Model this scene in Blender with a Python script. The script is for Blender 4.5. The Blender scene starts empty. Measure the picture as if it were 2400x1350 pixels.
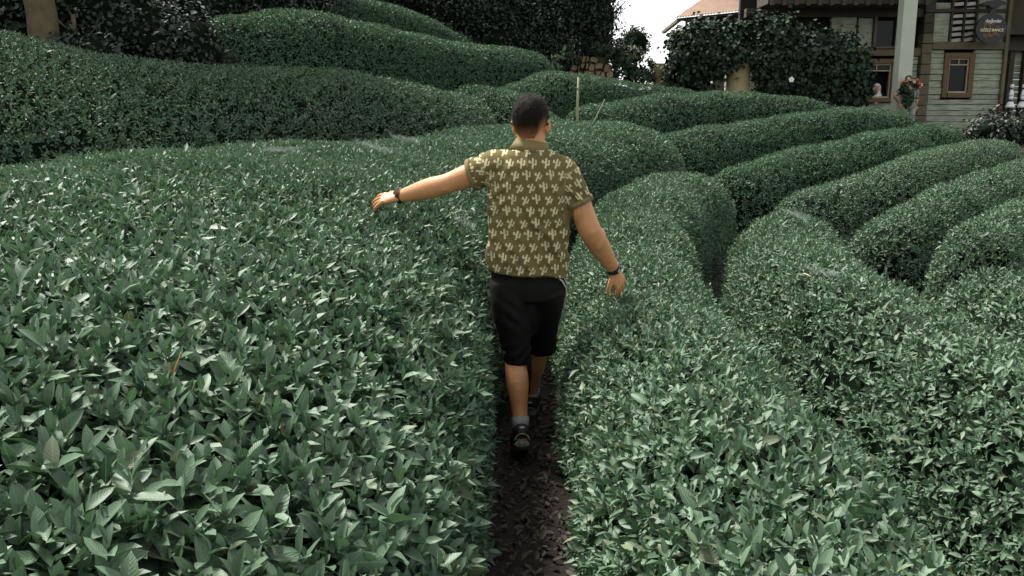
import bpy, bmesh, math, random
import numpy as np
from mathutils import Vector, Matrix

random.seed(7)
rng = np.random.default_rng(7)
scene = bpy.context.scene
COL = scene.collection
R = math.radians

# ------------------------------------------------------------------ camera, sky, sun, exposure
CAM_Z = 1.65
PITCH = math.atan(405.0 / 2078.0)
FPX = 2078.0
cam_data = bpy.data.cameras.new('camera')
cam_data.sensor_width = 36.0
cam_data.lens = 36.0 * FPX / 2400.0
cam_data.clip_start = 0.05
cam_data.clip_end = 2000.0
cam = bpy.data.objects.new('camera', cam_data)
COL.objects.link(cam)
cam.location = (0, 0, CAM_Z)
cam.rotation_euler = (math.pi / 2 - PITCH, 0, 0)
scene.camera = cam

SUN_EL, SUN_AZ = R(57), R(-48)        # azimuth measured from +Y towards +X
world = bpy.data.worlds.new('World')
scene.world = world
world.use_nodes = True
wn = world.node_tree.nodes
wl = world.node_tree.links
wn.clear()
sky = wn.new('ShaderNodeTexSky')
sky.sky_type = 'NISHITA'
sky.sun_disc = False
sky.sun_elevation = SUN_EL
sky.sun_rotation = SUN_AZ
sky.air_density = 1.0
sky.dust_density = 1.0
sky.ozone_density = 1.0
hsv = wn.new('ShaderNodeHueSaturation')          # an overcast sky: the blue is greyed out
hsv.inputs['Saturation'].default_value = 0.12
bg = wn.new('ShaderNodeBackground')
bg.inputs['Strength'].default_value = 0.05
wo = wn.new('ShaderNodeOutputWorld')
wl.new(sky.outputs['Color'], hsv.inputs['Color'])
wl.new(hsv.outputs['Color'], bg.inputs['Color'])
wl.new(bg.outputs['Background'], wo.inputs['Surface'])

sun_data = bpy.data.lights.new('sun', 'SUN')
sun_data.energy = 1.5
sun_data.angle = R(14)
sun_data.color = (1.0, 0.96, 0.88)
sun = bpy.data.objects.new('sun', sun_data)
COL.objects.link(sun)
sd = Vector((math.sin(SUN_AZ) * math.cos(SUN_EL), math.cos(SUN_AZ) * math.cos(SUN_EL), math.sin(SUN_EL)))
sun.rotation_euler = sd.to_track_quat('Z', 'Y').to_euler()
sun.location = (0, 0, 30)

scene.view_settings.view_transform = 'Standard'
scene.view_settings.look = 'None'
scene.view_settings.exposure = 2.5
scene.view_settings.gamma = 1.0
scene.view_settings.use_curve_mapping = False
scene.render.engine = 'CYCLES'
scene.cycles.max_bounces = 5
scene.cycles.diffuse_bounces = 3
scene.cycles.glossy_bounces = 2
scene.cycles.transmission_bounces = 4
scene.cycles.transparent_max_bounces = 6

CAM = np.array([0, 0, CAM_Z])
FWD = np.array([0, math.cos(PITCH), -math.sin(PITCH)])
UPV = np.array([0, math.sin(PITCH), math.cos(PITCH)])


def P(px, py, Y):
    """point seen at photograph pixel (px, py) that lies Y metres ahead"""
    d = FWD + (px - 1200) / FPX * np.array([1, 0, 0]) + (675 - py) / FPX * UPV
    return CAM + d * (Y / d[1])


def PV(px, py, Y):
    return Vector(P(px, py, Y))


def proj(p):
    q = np.asarray(p) - CAM
    dep = q @ FWD
    return 1200 + FPX * q[..., 0] / dep, 675 - FPX * (q @ UPV) / dep, dep


# ------------------------------------------------------------------ scene helpers
def link(o):
    COL.objects.link(o)
    return o


def thing(name, label, cat, loc=(0, 0, 0), group=None):
    o = bpy.data.objects.new(name, None)
    o.empty_display_size = 0.1
    o.location = loc
    o['label'] = label
    o['category'] = cat
    if group:
        o['group'] = group
    return link(o)


def tag(o, label=None, cat=None, group=None, kind=None):
    if label: o['label'] = label
    if cat: o['category'] = cat
    if group: o['group'] = group
    if kind: o['kind'] = kind
    return o


def wloc(o):
    """world origin of a possible parent: things stand at their base, parts sit at the world origin"""
    return o.location.copy() if o.parent is None else Vector((0, 0, 0))


def put(name, mesh, parent=None, kind=None):
    """link a mesh that is given in world coordinates; parents carry locations only"""
    o = bpy.data.objects.new(name, mesh)
    if parent is not None:
        o.parent = parent
        o.matrix_parent_inverse = Matrix.Translation(-wloc(parent))
    if kind: o['kind'] = kind
    return link(o)


def mesh_np(name, verts, tris, mat, attrs=None, smooth=False):
    verts = np.ascontiguousarray(verts, dtype=np.float32)
    tris = np.ascontiguousarray(tris, dtype=np.int32)
    me = bpy.data.meshes.new(name)
    n = len(verts); k = tris.shape[1]; f = len(tris)
    me.vertices.add(n)
    me.vertices.foreach_set('co', verts.ravel())
    me.loops.add(f * k)
    me.loops.foreach_set('vertex_index', tris.ravel())
    me.polygons.add(f)
    me.polygons.foreach_set('loop_start', np.arange(0, f * k, k, dtype=np.int32))
    if smooth:
        me.polygons.foreach_set('use_smooth', np.ones(f, dtype=bool))
    me.update(calc_edges=True)
    if attrs:
        for an, av in attrs.items():
            av = np.asarray(av, dtype=np.float32)
            if av.ndim == 1:
                a = me.attributes.new(an, 'FLOAT', 'POINT')
                a.data.foreach_set('value', av)
            else:
                a = me.attributes.new(an, 'FLOAT_VECTOR', 'POINT')
                a.data.foreach_set('vector', av.ravel())
    if mat: me.materials.append(mat)
    return me


class MB:
    """collects simple shapes into one mesh"""
    def __init__(self):
        self.v = []; self.f = []

    def add(self, vs, fs):
        b = len(self.v)
        self.v += [tuple(v) for v in vs]
        self.f += [tuple(b + i for i in f) for f in fs]

    def box(self, x0, x1, y0, y1, z0, z1):
        vs = [(x0, y0, z0), (x1, y0, z0), (x1, y1, z0), (x0, y1, z0), (x0, y0, z1), (x1, y0, z1), (x1, y1, z1), (x0, y1, z1)]
        self.add(vs, [(0, 3, 2, 1), (4, 5, 6, 7), (0, 1, 5, 4), (1, 2, 6, 5), (2, 3, 7, 6), (3, 0, 4, 7)])
        return self

    def tube(self, pts, rad, n=8, rad2=None, side=None):
        """tube through pts; rad = half width along `side`, rad2 = half width across it"""
        pts = [Vector(p) for p in pts]
        rad2 = rad2 or rad
        m = len(pts); vs = []
        prev = None
        for i in range(m):
            t = (pts[min(i + 1, m - 1)] - pts[max(i - 1, 0)]).normalized()
            if side is not None:
                s = Vector(side[i] if isinstance(side, list) else side)
            elif prev is not None:
                s = prev
            else:
                s = Vector((1, 0, 0)) if abs(t.x) < 0.8 else Vector((0, 1, 0))
            s = (s - t * s.dot(t)).normalized(); prev = s
            u = t.cross(s)
            for k in range(n):
                a = 2 * math.pi * k / n
                vs.append(pts[i] + s * (math.cos(a) * rad[i]) + u * (math.sin(a) * rad2[i]))
        fs = []
        for i in range(m - 1):
            for k in range(n):
                k2 = (k + 1) % n
                fs.append((i * n + k, i * n + k2, (i + 1) * n + k2, (i + 1) * n + k))
        fs.append(tuple(reversed(range(n))))
        fs.append(tuple((m - 1) * n + k for k in range(n)))
        self.add(vs, fs)
        return self

    def ball(self, c, r, n=12, m=8, rot=None):
        c = Vector(c); r = Vector(r) if not isinstance(r, (int, float)) else Vector((r, r, r))
        vs = []
        for i in range(m + 1):
            th = math.pi * i / m
            th = min(max(th, 0.02), math.pi - 0.02)
            for k in range(n):
                ph = 2 * math.pi * k / n
                v = Vector((r.x * math.sin(th) * math.cos(ph), r.y * math.sin(th) * math.sin(ph), r.z * math.cos(th)))
                if rot is not None: v = rot @ v
                vs.append(c + v)
        fs = []
        for i in range(m):
            for k in range(n):
                k2 = (k + 1) % n
                fs.append((i * n + k, (i + 1) * n + k, (i + 1) * n + k2, i * n + k2))
        fs.append(tuple(range(n)))
        fs.append(tuple(reversed([m * n + k for k in range(n)])))
        self.add(vs, fs)
        return self

    def mesh(self, name, mat, smooth=False):
        me = bpy.data.meshes.new(name)
        me.from_pydata(self.v, [], self.f)
        if smooth:
            me.polygons.foreach_set('use_smooth', [True] * len(me.polygons))
        me.update()
        if mat: me.materials.append(mat)
        return me

    def build(self, name, mat, parent=None, smooth=False, kind=None):
        return put(name, self.mesh(name, mat, smooth), parent, kind)


def bevel(o, w=0.01, seg=2):
    bm = bmesh.new(); bm.from_mesh(o.data)
    bmesh.ops.bevel(bm, geom=bm.edges[:], offset=w, segments=seg, affect='EDGES')
    bm.to_mesh(o.data); bm.free()
    return o


# ------------------------------------------------------------------ materials
class NT:
    def __init__(self, name):
        self.m = bpy.data.materials.new(name)
        self.m.use_nodes = True
        self.n = self.m.node_tree.nodes; self.l = self.m.node_tree.links
        self.b = self.n['Principled BSDF']

    def node(self, t, **kw):
        x = self.n.new(t)
        for k, v in kw.items(): setattr(x, k, v)
        return x

    def math(self, op, a, b=None, c=None, clamp=False):
        x = self.n.new('ShaderNodeMath'); x.operation = op; x.use_clamp = clamp
        for i, v in enumerate((a, b, c)):
            if v is None: continue
            if isinstance(v, (int, float)): x.inputs[i].default_value = v
            else: self.l.new(v, x.inputs[i])
        return x.outputs[0]

    def mix(self, fac, a, b):
        x = self.n.new('ShaderNodeMix'); x.data_type = 'RGBA'
        for s, v in ((x.inputs[0], fac), (x.inputs[6], a), (x.inputs[7], b)):
            if isinstance(v, (int, float)): s.default_value = v
            elif isinstance(v, tuple): s.default_value = (*v, 1)
            else: self.l.new(v, s)
        return x.outputs[2]

    def noise(self, scale, detail=3, rough=0.55, vec=None, dim='3D'):
        x = self.n.new('ShaderNodeTexNoise'); x.inputs['Scale'].default_value = scale
        x.inputs['Detail'].default_value = detail; x.inputs['Roughness'].default_value = rough
        if vec is None:
            tc = self.n.new('ShaderNodeTexCoord'); vec = tc.outputs['Object']
        self.l.new(vec, x.inputs['Vector'])
        return x.outputs['Fac']

    def ramp(self, fac, *stops):
        x = self.n.new('ShaderNodeValToRGB')
        e = x.color_ramp.elements
        while len(e) < len(stops): e.new(0.5)
        for el, (p, c) in zip(e, stops):
            el.position = p; el.color = (*c, 1) if len(c) == 3 else c
        self.l.new(fac, x.inputs['Fac'])
        return x.outputs['Color']

    def set(self, **kw):
        for k, v in kw.items():
            s = self.b.inputs[k.replace('_', ' ')]
            if isinstance(v, (int, float)): s.default_value = v
            elif isinstance(v, tuple): s.default_value = (*v, 1)
            else: self.l.new(v, s)
        return self

    def bump(self, h, strength=0.3, dist=0.01):
        x = self.n.new('ShaderNodeBump'); x.inputs['Strength'].default_value = strength
        x.inputs['Distance'].default_value = dist
        self.l.new(h, x.inputs['Height'])
        self.l.new(x.outputs['Normal'], self.b.inputs['Normal'])
        return self


def simple(name, col, rough=0.6, var=0.25, scale=8.0, bump=0.0, spec=0.5):
    t = NT(name)
    f = t.noise(scale, 4)
    d = tuple(c * (1 - var) for c in col); l = tuple(min(1, c * (1 + var)) for c in col)
    t.set(Base_Color=t.mix(f, d, l), Roughness=rough)
    t.b.inputs['Specular IOR Level'].default_value = spec
    if bump: t.bump(f, bump)
    return t.m


def leaf_mat(name, dark, light, rough=0.42, under=(0.10, 0.14, 0.10), veins=True, spec=0.5, glow=0.0):
    t = NT(name)
    at = t.node('ShaderNodeAttribute', attribute_name='tint')
    oi = t.node('ShaderNodeObjectInfo')
    r = t.math('FRACT', t.math('ADD', at.outputs['Fac'], oi.outputs['Random']))
    r = t.math('POWER', r, 1.55)
    c = t.mix(r, dark, light)
    if veins: c = t.mix(t.math('MULTIPLY', t.math('GREATER_THAN', r, 0.975), 0.6), c, (0.21, 0.20, 0.07))
    if veins: c = t.mix(t.math('MULTIPLY', t.math('LESS_THAN', r, 0.006), 0.7), c, (0.12, 0.075, 0.03))
    if veins:
        uv = t.node('ShaderNodeAttribute', attribute_name='leaf_uv')
        sx = t.node('ShaderNodeSeparateXYZ'); t.l.new(uv.outputs['Vector'], sx.inputs[0])
        au = t.math('ABSOLUTE', sx.outputs[0])
        rib = t.math('LESS_THAN', au, 0.07)
        w = t.math('SINE', t.math('MULTIPLY', t.math('SUBTRACT', sx.outputs[1], t.math('MULTIPLY', au, 0.22)), 60.0))
        vein = t.math('MULTIPLY', t.math('GREATER_THAN', w, 0.9), 0.28)
        k = t.math('MAXIMUM', t.math('MULTIPLY', rib, 0.55), vein)
        c = t.mix(k, c, tuple(min(1, x * 1.7 + 0.01) for x in light))
        t.bump(w, 0.12, 0.004)
    g = t.node('ShaderNodeNewGeometry')
    c = t.mix(t.math('MULTIPLY', g.outputs['Backfacing'], 0.6), c, under)
    t.set(Base_Color=c, Roughness=rough)
    t.b.inputs['Specular IOR Level'].default_value = spec
    if glow:                                    # light passing through the blade
        tr = t.node('ShaderNodeBsdfTranslucent')
        t.l.new(t.mix(0.5, c, (0.11, 0.24, 0.07)), tr.inputs['Color'])
        mx = t.node('ShaderNodeMixShader'); mx.inputs[0].default_value = glow
        t.l.new(t.b.outputs[0], mx.inputs[1]); t.l.new(tr.outputs[0], mx.inputs[2])
        t.l.new(mx.outputs[0], t.n['Material Output'].inputs['Surface'])
    return t.m


M = {}
M['leaf'] = leaf_mat('tea_leaf', (0.012, 0.038, 0.019), (0.125, 0.212, 0.132), rough=0.5, under=(0.09, 0.15, 0.085), spec=0.40, glow=0.12)
M['leaf_far'] = leaf_mat('tea_leaf_small', (0.013, 0.042, 0.020), (0.112, 0.203, 0.120), rough=0.5, under=(0.08, 0.15, 0.085), veins=False, spec=0.3, glow=0.15)
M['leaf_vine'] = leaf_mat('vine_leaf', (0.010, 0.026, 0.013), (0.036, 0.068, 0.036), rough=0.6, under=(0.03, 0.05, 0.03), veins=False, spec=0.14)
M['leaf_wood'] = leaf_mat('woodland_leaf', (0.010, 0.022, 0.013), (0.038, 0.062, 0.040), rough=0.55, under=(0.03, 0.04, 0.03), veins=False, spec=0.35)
M['leaf_yellow'] = leaf_mat('yellowing_leaf', (0.07, 0.075, 0.025), (0.17, 0.15, 0.05), rough=0.6, veins=False)
M['core'] = simple('twig_shade', (0.008, 0.014, 0.008), 0.95, 0.4, 20, 0, 0.02)  # near-black twig colour, with the shade deep among the leaves painted in
M['twig'] = simple('tea_stem', (0.11, 0.075, 0.05), 0.8, 0.4, 30)
M['bark'] = simple('bark', (0.10, 0.082, 0.038), 0.9, 0.7, 7, 0.9)
M['litter'] = leaf_mat('fallen_leaf', (0.010, 0.008, 0.005), (0.052, 0.042, 0.023), rough=0.7, under=(0.05, 0.036, 0.022), veins=False)

t = NT('soil')
f1 = t.noise(2.2, 5); f2 = t.noise(45, 4)
c = t.mix(f1, (0.012, 0.009, 0.005), (0.026, 0.019, 0.010))
c = t.mix(t.math('MULTIPLY', f2, 0.7), c, (0.010, 0.007, 0.005))
t.set(Base_Color=c, Roughness=0.95); t.bump(f2, 0.6, 0.03)
M['soil'] = t.m

# ------------------------------------------------------------------ leaves
def width_profile(tt):
    return np.sin(np.pi * np.power(tt, 0.86)) ** 0.62


def leaf_template(rows):
    """returns t, u of the vertices and the triangles of one leaf"""
    T = [0.0]; U = [0.0]
    for r in rows:
        for u in (-1, 0, 1):
            T.append(r); U.append(u)
    T.append(1.0); U.append(0.0)
    tris = [(0, 2, 1), (0, 3, 2)]
    k = len(rows)
    for i in range(k - 1):
        a = 1 + 3 * i; b = a + 3
        tris += [(a, a + 1, b + 1), (a, b + 1, b), (a + 1, a + 2, b + 2), (a + 1, b + 2, b + 1)]
    a = 1 + 3 * (k - 1); e = len(T) - 1
    tris += [(a, a + 1, e), (a + 1, a + 2, e)]
    return np.array(T), np.array(U), np.array(tris)


LOD = {3: leaf_template([0.2, 0.5, 0.8]), 2: leaf_template([0.3, 0.68]), 1: leaf_template([0.45]),
       0: (np.array([0.0, 0.45, 0.45, 1.0]), np.array([0.0, -1.0, 1.0, 0.0]), np.array([(0, 3, 1), (0, 2, 3)]))}


def leaf_verts(T, U, base, d, s, n, L, W, curl, fold):
    wp = width_profile(np.clip(T, 0, 1))[None, :]
    along = T[None, :] * L[:, None]
    lat = U[None, :] * wp * W[:, None]
    up = np.abs(U)[None, :] * wp * (W * fold)[:, None] - (curl * L)[:, None] * (T ** 2)[None, :]
    return (base[:, None, :] + d[:, None, :] * along[..., None] + s[:, None, :] * lat[..., None] + n[:, None, :] * up[..., None])


def leaves_mesh(name, Lf, lod, mat, uv=True):
    T, U, tris = LOD[lod]
    N = len(Lf['L'])
    V = leaf_verts(T, U, Lf['b'], Lf['d'], Lf['s'], Lf['n'], Lf['L'], Lf['W'], Lf['curl'], Lf['fold'])
    nv = len(T)
    F = (tris[None] + (np.arange(N) * nv)[:, None, None]).reshape(-1, 3)
    at = {'tint': np.repeat(Lf['tint'], nv)}
    if uv:
        q = np.zeros((N, nv, 3)); q[:, :, 0] = U; q[:, :, 1] = T
        at['leaf_uv'] = q.reshape(-1, 3)
    return V.reshape(-1, 3), F, at


def join_lods(name, Lf, lods, mat):
    vs, fs, at = [], [], {'tint': [], 'leaf_uv': []}
    off = 0
    for lod in (0, 1, 2, 3):
        k = lods == lod
        if not k.any(): continue
        sub = {a: b[k] for a, b in Lf.items()}
        v, f, a = leaves_mesh(name, sub, lod, mat)
        vs.append(v); fs.append(f + off); off += len(v)
        for x in at: at[x].append(a[x])
    return mesh_np(name, np.concatenate(vs), np.concatenate(fs), mat, {x: np.concatenate(y) for x, y in at.items()}, smooth=True)


def nrm(v):
    return v / np.maximum(np.linalg.norm(v, axis=-1, keepdims=True), 1e-9)


def shoots(p, axis, k, L0, spread=(72, 16), lenfall=0.5, wratio=0.43, step=0.012):
    """k leaves round each shoot p with direction axis"""
    n = len(p)
    a = nrm(axis)
    ref = np.where(np.abs(a[:, 2:3]) < 0.9, np.array([[0, 0, 1.0]]), np.array([[1.0, 0, 0]]))
    e1 = nrm(np.cross(a, ref)); e2 = np.cross(a, e1)
    az0 = rng.uniform(0, 6.283, n)
    out = {x: [] for x in ('b', 'd', 's', 'n', 'L', 'W', 'curl', 'fold', 'tint')}
    tint0 = rng.uniform(0, 1, n)
    for i in range(k):
        fr = i / max(k - 1, 1)
        az = az0 + i * 2.4 + rng.normal(0, 0.25, n)
        el = np.radians(spread[0] + (spread[1] - spread[0]) * fr + rng.normal(0, 13, n))
        h = e1 * np.cos(az)[:, None] + e2 * np.sin(az)[:, None]
        d = a * np.cos(el)[:, None] + h * np.sin(el)[:, None]
        nn = nrm(a - d * np.sum(a * d, 1)[:, None] + 1e-4)
        s = np.cross(nn, d)
        ro = rng.normal(0, 0.45, n)
        s2 = s * np.cos(ro)[:, None] + nn * np.sin(ro)[:, None]
        n2 = np.cross(d, s2)
        L = L0 * (1.05 - lenfall * fr) * rng.uniform(0.78, 1.25, n)
        out['b'].append(p + a * (i * step))
        out['d'].append(d); out['s'].append(s2); out['n'].append(n2)
        out['L'].append(L); out['W'].append(L * wratio * 0.5 * rng.uniform(0.85, 1.15, n))
        out['curl'].append(rng.uniform(-0.06, 0.46, n)); out['fold'].append(rng.uniform(0.15, 0.75, n))
        out['tint'].append(np.mod(0.5 * tint0 + 0.5 * rng.uniform(0, 1, n) , 1))
    return {x: np.concatenate(y) for x, y in out.items()}


# eight shared leaf meshes for the leaves that are objects of their own
LEAF_VAR = []
for i in range(8):
    T, U, tris = LOD[3]
    one = np.ones(1)
    v = leaf_verts(T, U, np.zeros((1, 3)), np.array([[1.0, 0, 0]]), np.array([[0, 1.0, 0]]), np.array([[0, 0, 1.0]]),
                   one, one * (0.20 + 0.014 * (i % 3)), one * (0.04 + 0.04 * i), one * (0.2 + 0.07 * ((i * 3) % 8)))
    q = np.zeros((len(T), 3)); q[:, 0] = U; q[:, 1] = T
    LEAF_VAR.append(mesh_np('leaf', v[0], tris, M['leaf'], {'tint': np.zeros(len(T)), 'leaf_uv': q}, smooth=True))


# ------------------------------------------------------------------ hedges
def catmull(pts, step=0.12):
    pts = np.asarray(pts, float)
    ext = np.vstack([2 * pts[0] - pts[1], pts, 2 * pts[-1] - pts[-2]])
    out = []
    for i in range(1, len(ext) - 2):
        p0, p1, p2, p3 = ext[i - 1], ext[i], ext[i + 1], ext[i + 2]
        n = max(2, int(np.linalg.norm((p2 - p1)[:2]) / step))
        for t in np.arange(n) / n:
            out.append(0.5 * ((2 * p1) + (-p0 + p2) * t + (2 * p0 - 5 * p1 + 4 * p2 - p3) * t * t + (-p0 + 3 * p1 - 3 * p2 + p3) * t ** 3))
    out.append(pts[-1])
    return np.array(out)


def wobble(p, seed, amp, freq):
    r = np.random.default_rng(seed)
    d = np.zeros(p.shape[:-1])
    for k in range(7):
        w = r.normal(0, 1, 3); w /= np.linalg.norm(w)
        f = freq * r.uniform(0.6, 1.9)
        d += np.sin(p @ w * f + r.uniform(0, 6.28)) / (1 + 0.3 * k)
    return amp * d / 2.2


NQ = 26


def hedge_surface(sp, n_exp=2.4, inset=0.0, seed=0, caps=(True, True), amp=0.035):
    """sp columns: x y ztop w h tilt -> grid (rows, NQ, 3)"""
    rows = []
    tang = np.gradient(sp[:, :2], axis=0)
    tang /= np.linalg.norm(tang, axis=1, keepdims=True)
    seq = []
    K = 9
    if caps[0]:
        for k in range(K, 0, -1):
            a = k / K * math.pi / 2
            seq.append((0, -math.sin(a), math.cos(a)))
    for i in range(len(sp)): seq.append((i, 0.0, 1.0))
    if caps[1]:
        for k in range(1, K + 1):
            a = k / K * math.pi / 2
            seq.append((len(sp) - 1, math.sin(a), math.cos(a)))
    th = np.linspace(0, math.pi, NQ)
    ex = 2.0 / n_exp
    c = np.sign(np.cos(th)) * np.abs(np.cos(th)) ** ex
    s = np.abs(np.sin(th)) ** ex
    for i, o, k in seq:
        x, y, zt, w, h, tilt = sp[i]
        w -= inset; hh = h - inset
        zg = zt - h
        tx, ty = tang[i]
        kk = max(k, 0.0)
        kw = kk ** 0.85
        kh = max(kk, 0.02) ** 0.55
        cx = x + tx * o * w; cy = y + ty * o * w
        lat = c * w * kw
        px = cx + ty * lat; py = cy - tx * lat
        z = zg + hh * s * kh + tilt * lat * s
        bot = (s < 0.05)
        z = np.where(bot, z - 0.25, z)
        rows.append(np.stack([px, py, z], 1))
    g = np.array(rows)
    # smooth swell of the clipped surface
    n = grid_normals(g)
    return g + n * wobble(g, seed, amp, 3.2)[..., None], n


def grid_normals(g):
    du = np.gradient(g, axis=0); dv = np.gradient(g, axis=1)
    n = np.cross(dv, du)
    return -nrm(n) if np.mean(n[:, NQ // 2, 2]) > 0 and False else nrm(n) * np.sign(np.mean(n[:, NQ // 2, 2]) + 1e-9)


def grid_tris(r, c):
    i = np.arange(r - 1)[:, None] * c + np.arange(c - 1)[None]
    i = i.ravel()
    return np.concatenate([np.stack([i, i + 1, i + c + 1], 1), np.stack([i, i + c + 1, i + c], 1)])


GROUND_PTS = []
HEDGES = []


def hedge_def(name, pts, label, dens, L0, nleaf=0, caps=(True, True), n_exp=2.4, mat='leaf', kleaf=5, px=True, seed=1, twigs=False):
    """pts: (px, py, Y, w, h, tilt) or world (x, y, z, w, h, tilt) when px is False"""
    arr = []
    for q in pts:
        if px:
            p = P(q[0], q[1], q[2])
        else:
            p = np.array(q[:3])
        arr.append([p[0], p[1], p[2] - 0.045, q[3], q[4], q[5] if len(q) > 5 else 0.0])
    sp = catmull(arr)
    HEDGES.append(dict(name=name, sp=sp, label=label, dens=dens, L0=L0, nleaf=nleaf, caps=caps, n_exp=n_exp, mat=mat, k=kleaf, seed=seed, twigs=twigs))
    for r in sp[::3]:
        GROUND_PTS.append((r[0], r[1], r[2] - r[4]))


# near hedges in metres: x, y, crest height, half width, height, sideways slope (positive = higher on the right)
hedge_def('tea_hedge', [(-1.87, 0.2, 0.80, 1.70, 0.85, -0.12), (-1.87, 1.6, 1.02, 1.70, 0.90, -0.15), (-1.80, 3.2, 1.23, 1.65, 0.95, -0.16),
                        (-1.52, 4.8, 1.38, 1.45, 1.0, -0.14), (-1.10, 6.4, 1.42, 1.20, 1.0, -0.08), (-0.50, 7.9, 1.46, 0.96, 1.0, -0.06),
                        (0.25, 9.2, 1.54, 0.88, 1.0, -0.05), (1.15, 10.35, 1.56, 0.85, 1.0, -0.04)],
          'broad big-leaved tea hedge under the man\'s outstretched left hand, curving behind him', 3000, 0.095, 300, (False, True), 3.0, seed=3, px=False, twigs=True)
hedge_def('tea_hedge', [(0.76, 0.6, 0.64, 0.52, 0.74, -0.16), (0.76, 2.2, 0.69, 0.50, 0.76, -0.16), (0.75, 3.6, 0.74, 0.48, 0.77, -0.14), (0.76, 5.0, 0.80, 0.46, 0.80, -0.08),
                        (0.86, 6.3, 0.90, 0.46, 0.84), (1.03, 7.3, 0.99, 0.47, 0.85), (1.34, 8.2, 1.06, 0.49, 0.85), (1.72, 8.9, 1.06, 0.48, 0.85)],
          'tea hedge beside the path under the man\'s right hand, with leafy top', 3700, 0.066, 300, (False, True), 2.9, seed=4, px=False, twigs=True)
hedge_def('tea_hedge', [(2.36, 1.0, 0.58, 0.54, 0.98), (2.30, 2.6, 0.61, 0.52, 0.94), (2.14, 4.0, 0.66, 0.49, 0.88), (2.00, 5.2, 0.73, 0.48, 0.80),
                        (2.07, 6.3, 0.80, 0.52, 0.78), (2.27, 7.15, 0.86, 0.54, 0.8)],
          'tea hedge between two dirt gaps, second to the right of the walking man', 2700, 0.060, 300, (False, True), 2.3, seed=5, px=False)
hedge_def('tea_hedge', [(3.45, 1.5, 0.28, 0.5, 0.7), (3.38, 3.0, 0.42, 0.5, 0.7), (3.18, 4.4, 0.58, 0.48, 0.75), (3.22, 5.7, 0.68, 0.46, 0.78)],
          'tea hedge at the lower right edge with a rounded far end', 2400, 0.057, 200, (False, True), 2.3, seed=6, px=False)
hedge_def('tea_hedge', [(2300, 520, 7.3, 0.38, 0.8), (2420, 462, 8.4, 0.40, 0.8), (2560, 425, 10.2, 0.42, 0.8)],
          'short visible end of a tea hedge at the right edge above the lowest rounded one', 3450, 0.056, 100, (True, False), 2.2, seed=7)
hedge_def('tea_hedge', [(2085, 502, 8.7, 0.44, 0.8), (2200, 447, 10.0, 0.47, 0.8), (2310, 405, 11.4, 0.5, 0.8), (2420, 368, 13.0, 0.52, 0.8), (2560, 345, 15.0, 0.54, 0.8)],
          'long tea hedge running to the right edge, first behind the dirt gaps', 3450, 0.054, 100, (True, False), 2.1, seed=8)
hedge_def('tea_hedge', [(1905, 442, 10.7, 0.50, 0.85), (2050, 398, 11.9, 0.54, 0.85), (2200, 347, 13.7, 0.56, 0.85), (2300, 323, 15.2, 0.56, 0.85), (2350, 328, 16.0, 0.5, 0.85)],
          'rounded tea hedge ending at the dark shrub right, second of the long parallel rows', 3300, 0.052, 60, seed=9, n_exp=2.1)
hedge_def('tea_hedge', [(1740, 380, 12.7, 0.58, 0.9), (1850, 352, 13.9, 0.60, 0.9), (2000, 320, 15.6, 0.62, 0.9), (2140, 292, 17.4, 0.60, 0.85), (2215, 290, 18.6, 0.55, 0.85)],
          'rounded tea hedge ending below the brown framed window, third of the long parallel rows', 2500, 0.052, 0, seed=10, mat='leaf_far', kleaf=4, n_exp=2.1)
hedge_def('tea_hedge', [(1580, 312, 15.0, 0.66, 0.95), (1700, 290, 16.4, 0.66, 0.95), (1850, 266, 18.2, 0.66, 0.95), (2000, 252, 20.0, 0.64, 0.9), (2110, 258, 21.4, 0.58, 0.85)],
          'rounded tea hedge ending below the white column, fourth of the long parallel rows', 2350, 0.053, 0, seed=11, mat='leaf_far', kleaf=4, n_exp=2.1)
hedge_def('tea_hedge', [(1400, 240, 16.8, 0.70, 0.95), (1550, 219, 18.4, 0.72, 0.95), (1730, 211, 20.2, 0.7, 0.95), (1870, 228, 21.4, 0.62, 0.9), (1940, 246, 22.0, 0.5, 0.8)],
          'wide tea hedge behind the pale stake, below the dark climbing shrubs', 2200, 0.055, 0, seed=12, mat='leaf_far', kleaf=4, n_exp=2.1)
hedge_def('tea_hedge', [(1220, 192, 17.4, 0.65, 0.95), (1290, 168, 18.2, 0.7, 0.95), (1400, 180, 19.5, 0.7, 0.95), (1520, 196, 21.0, 0.68, 0.95), (1640, 214, 22.4, 0.55, 0.9)],
          'tea hedge in front of the stone wall, tapering away to the right', 2200, 0.056, 0, seed=13, mat='leaf_far', kleaf=4, n_exp=2.1)
hedge_def('tea_hedge', [(1105, 195, 14.9, 0.5, 0.95), (1180, 207, 14.5, 0.58, 0.95), (1260, 245, 13.9, 0.52, 0.9), (1290, 268, 13.5, 0.45, 0.8)],
          'small domed tea hedge just beyond the man\'s head', 2700, 0.054, 0, seed=14, mat='leaf_far', kleaf=4, n_exp=2.1)
hedge_def('tea_hedge', [(-5.8, 5.6, 2.16, 1.35, 1.1, -0.30), (-5.05, 6.8, 2.38, 1.35, 1.1, -0.30), (-4.35, 7.9, 2.33, 1.35, 1.1, -0.30), (-3.75, 8.8, 2.18, 1.28, 1.1, -0.28), (-2.98, 9.8, 2.18, 1.15, 1.1, -0.22),
                        (-2.1, 10.9, 2.16, 1.0, 1.1, -0.14), (-1.40, 11.8, 2.10, 0.88, 1.05, -0.08), (-0.90, 12.5, 1.99, 0.72, 0.9)],
          'tall sloping tea hedge on the left hillside behind the big-leaved one', 2200, 0.062, 300, (False, True), 1.95, seed=15, px=False)
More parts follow.
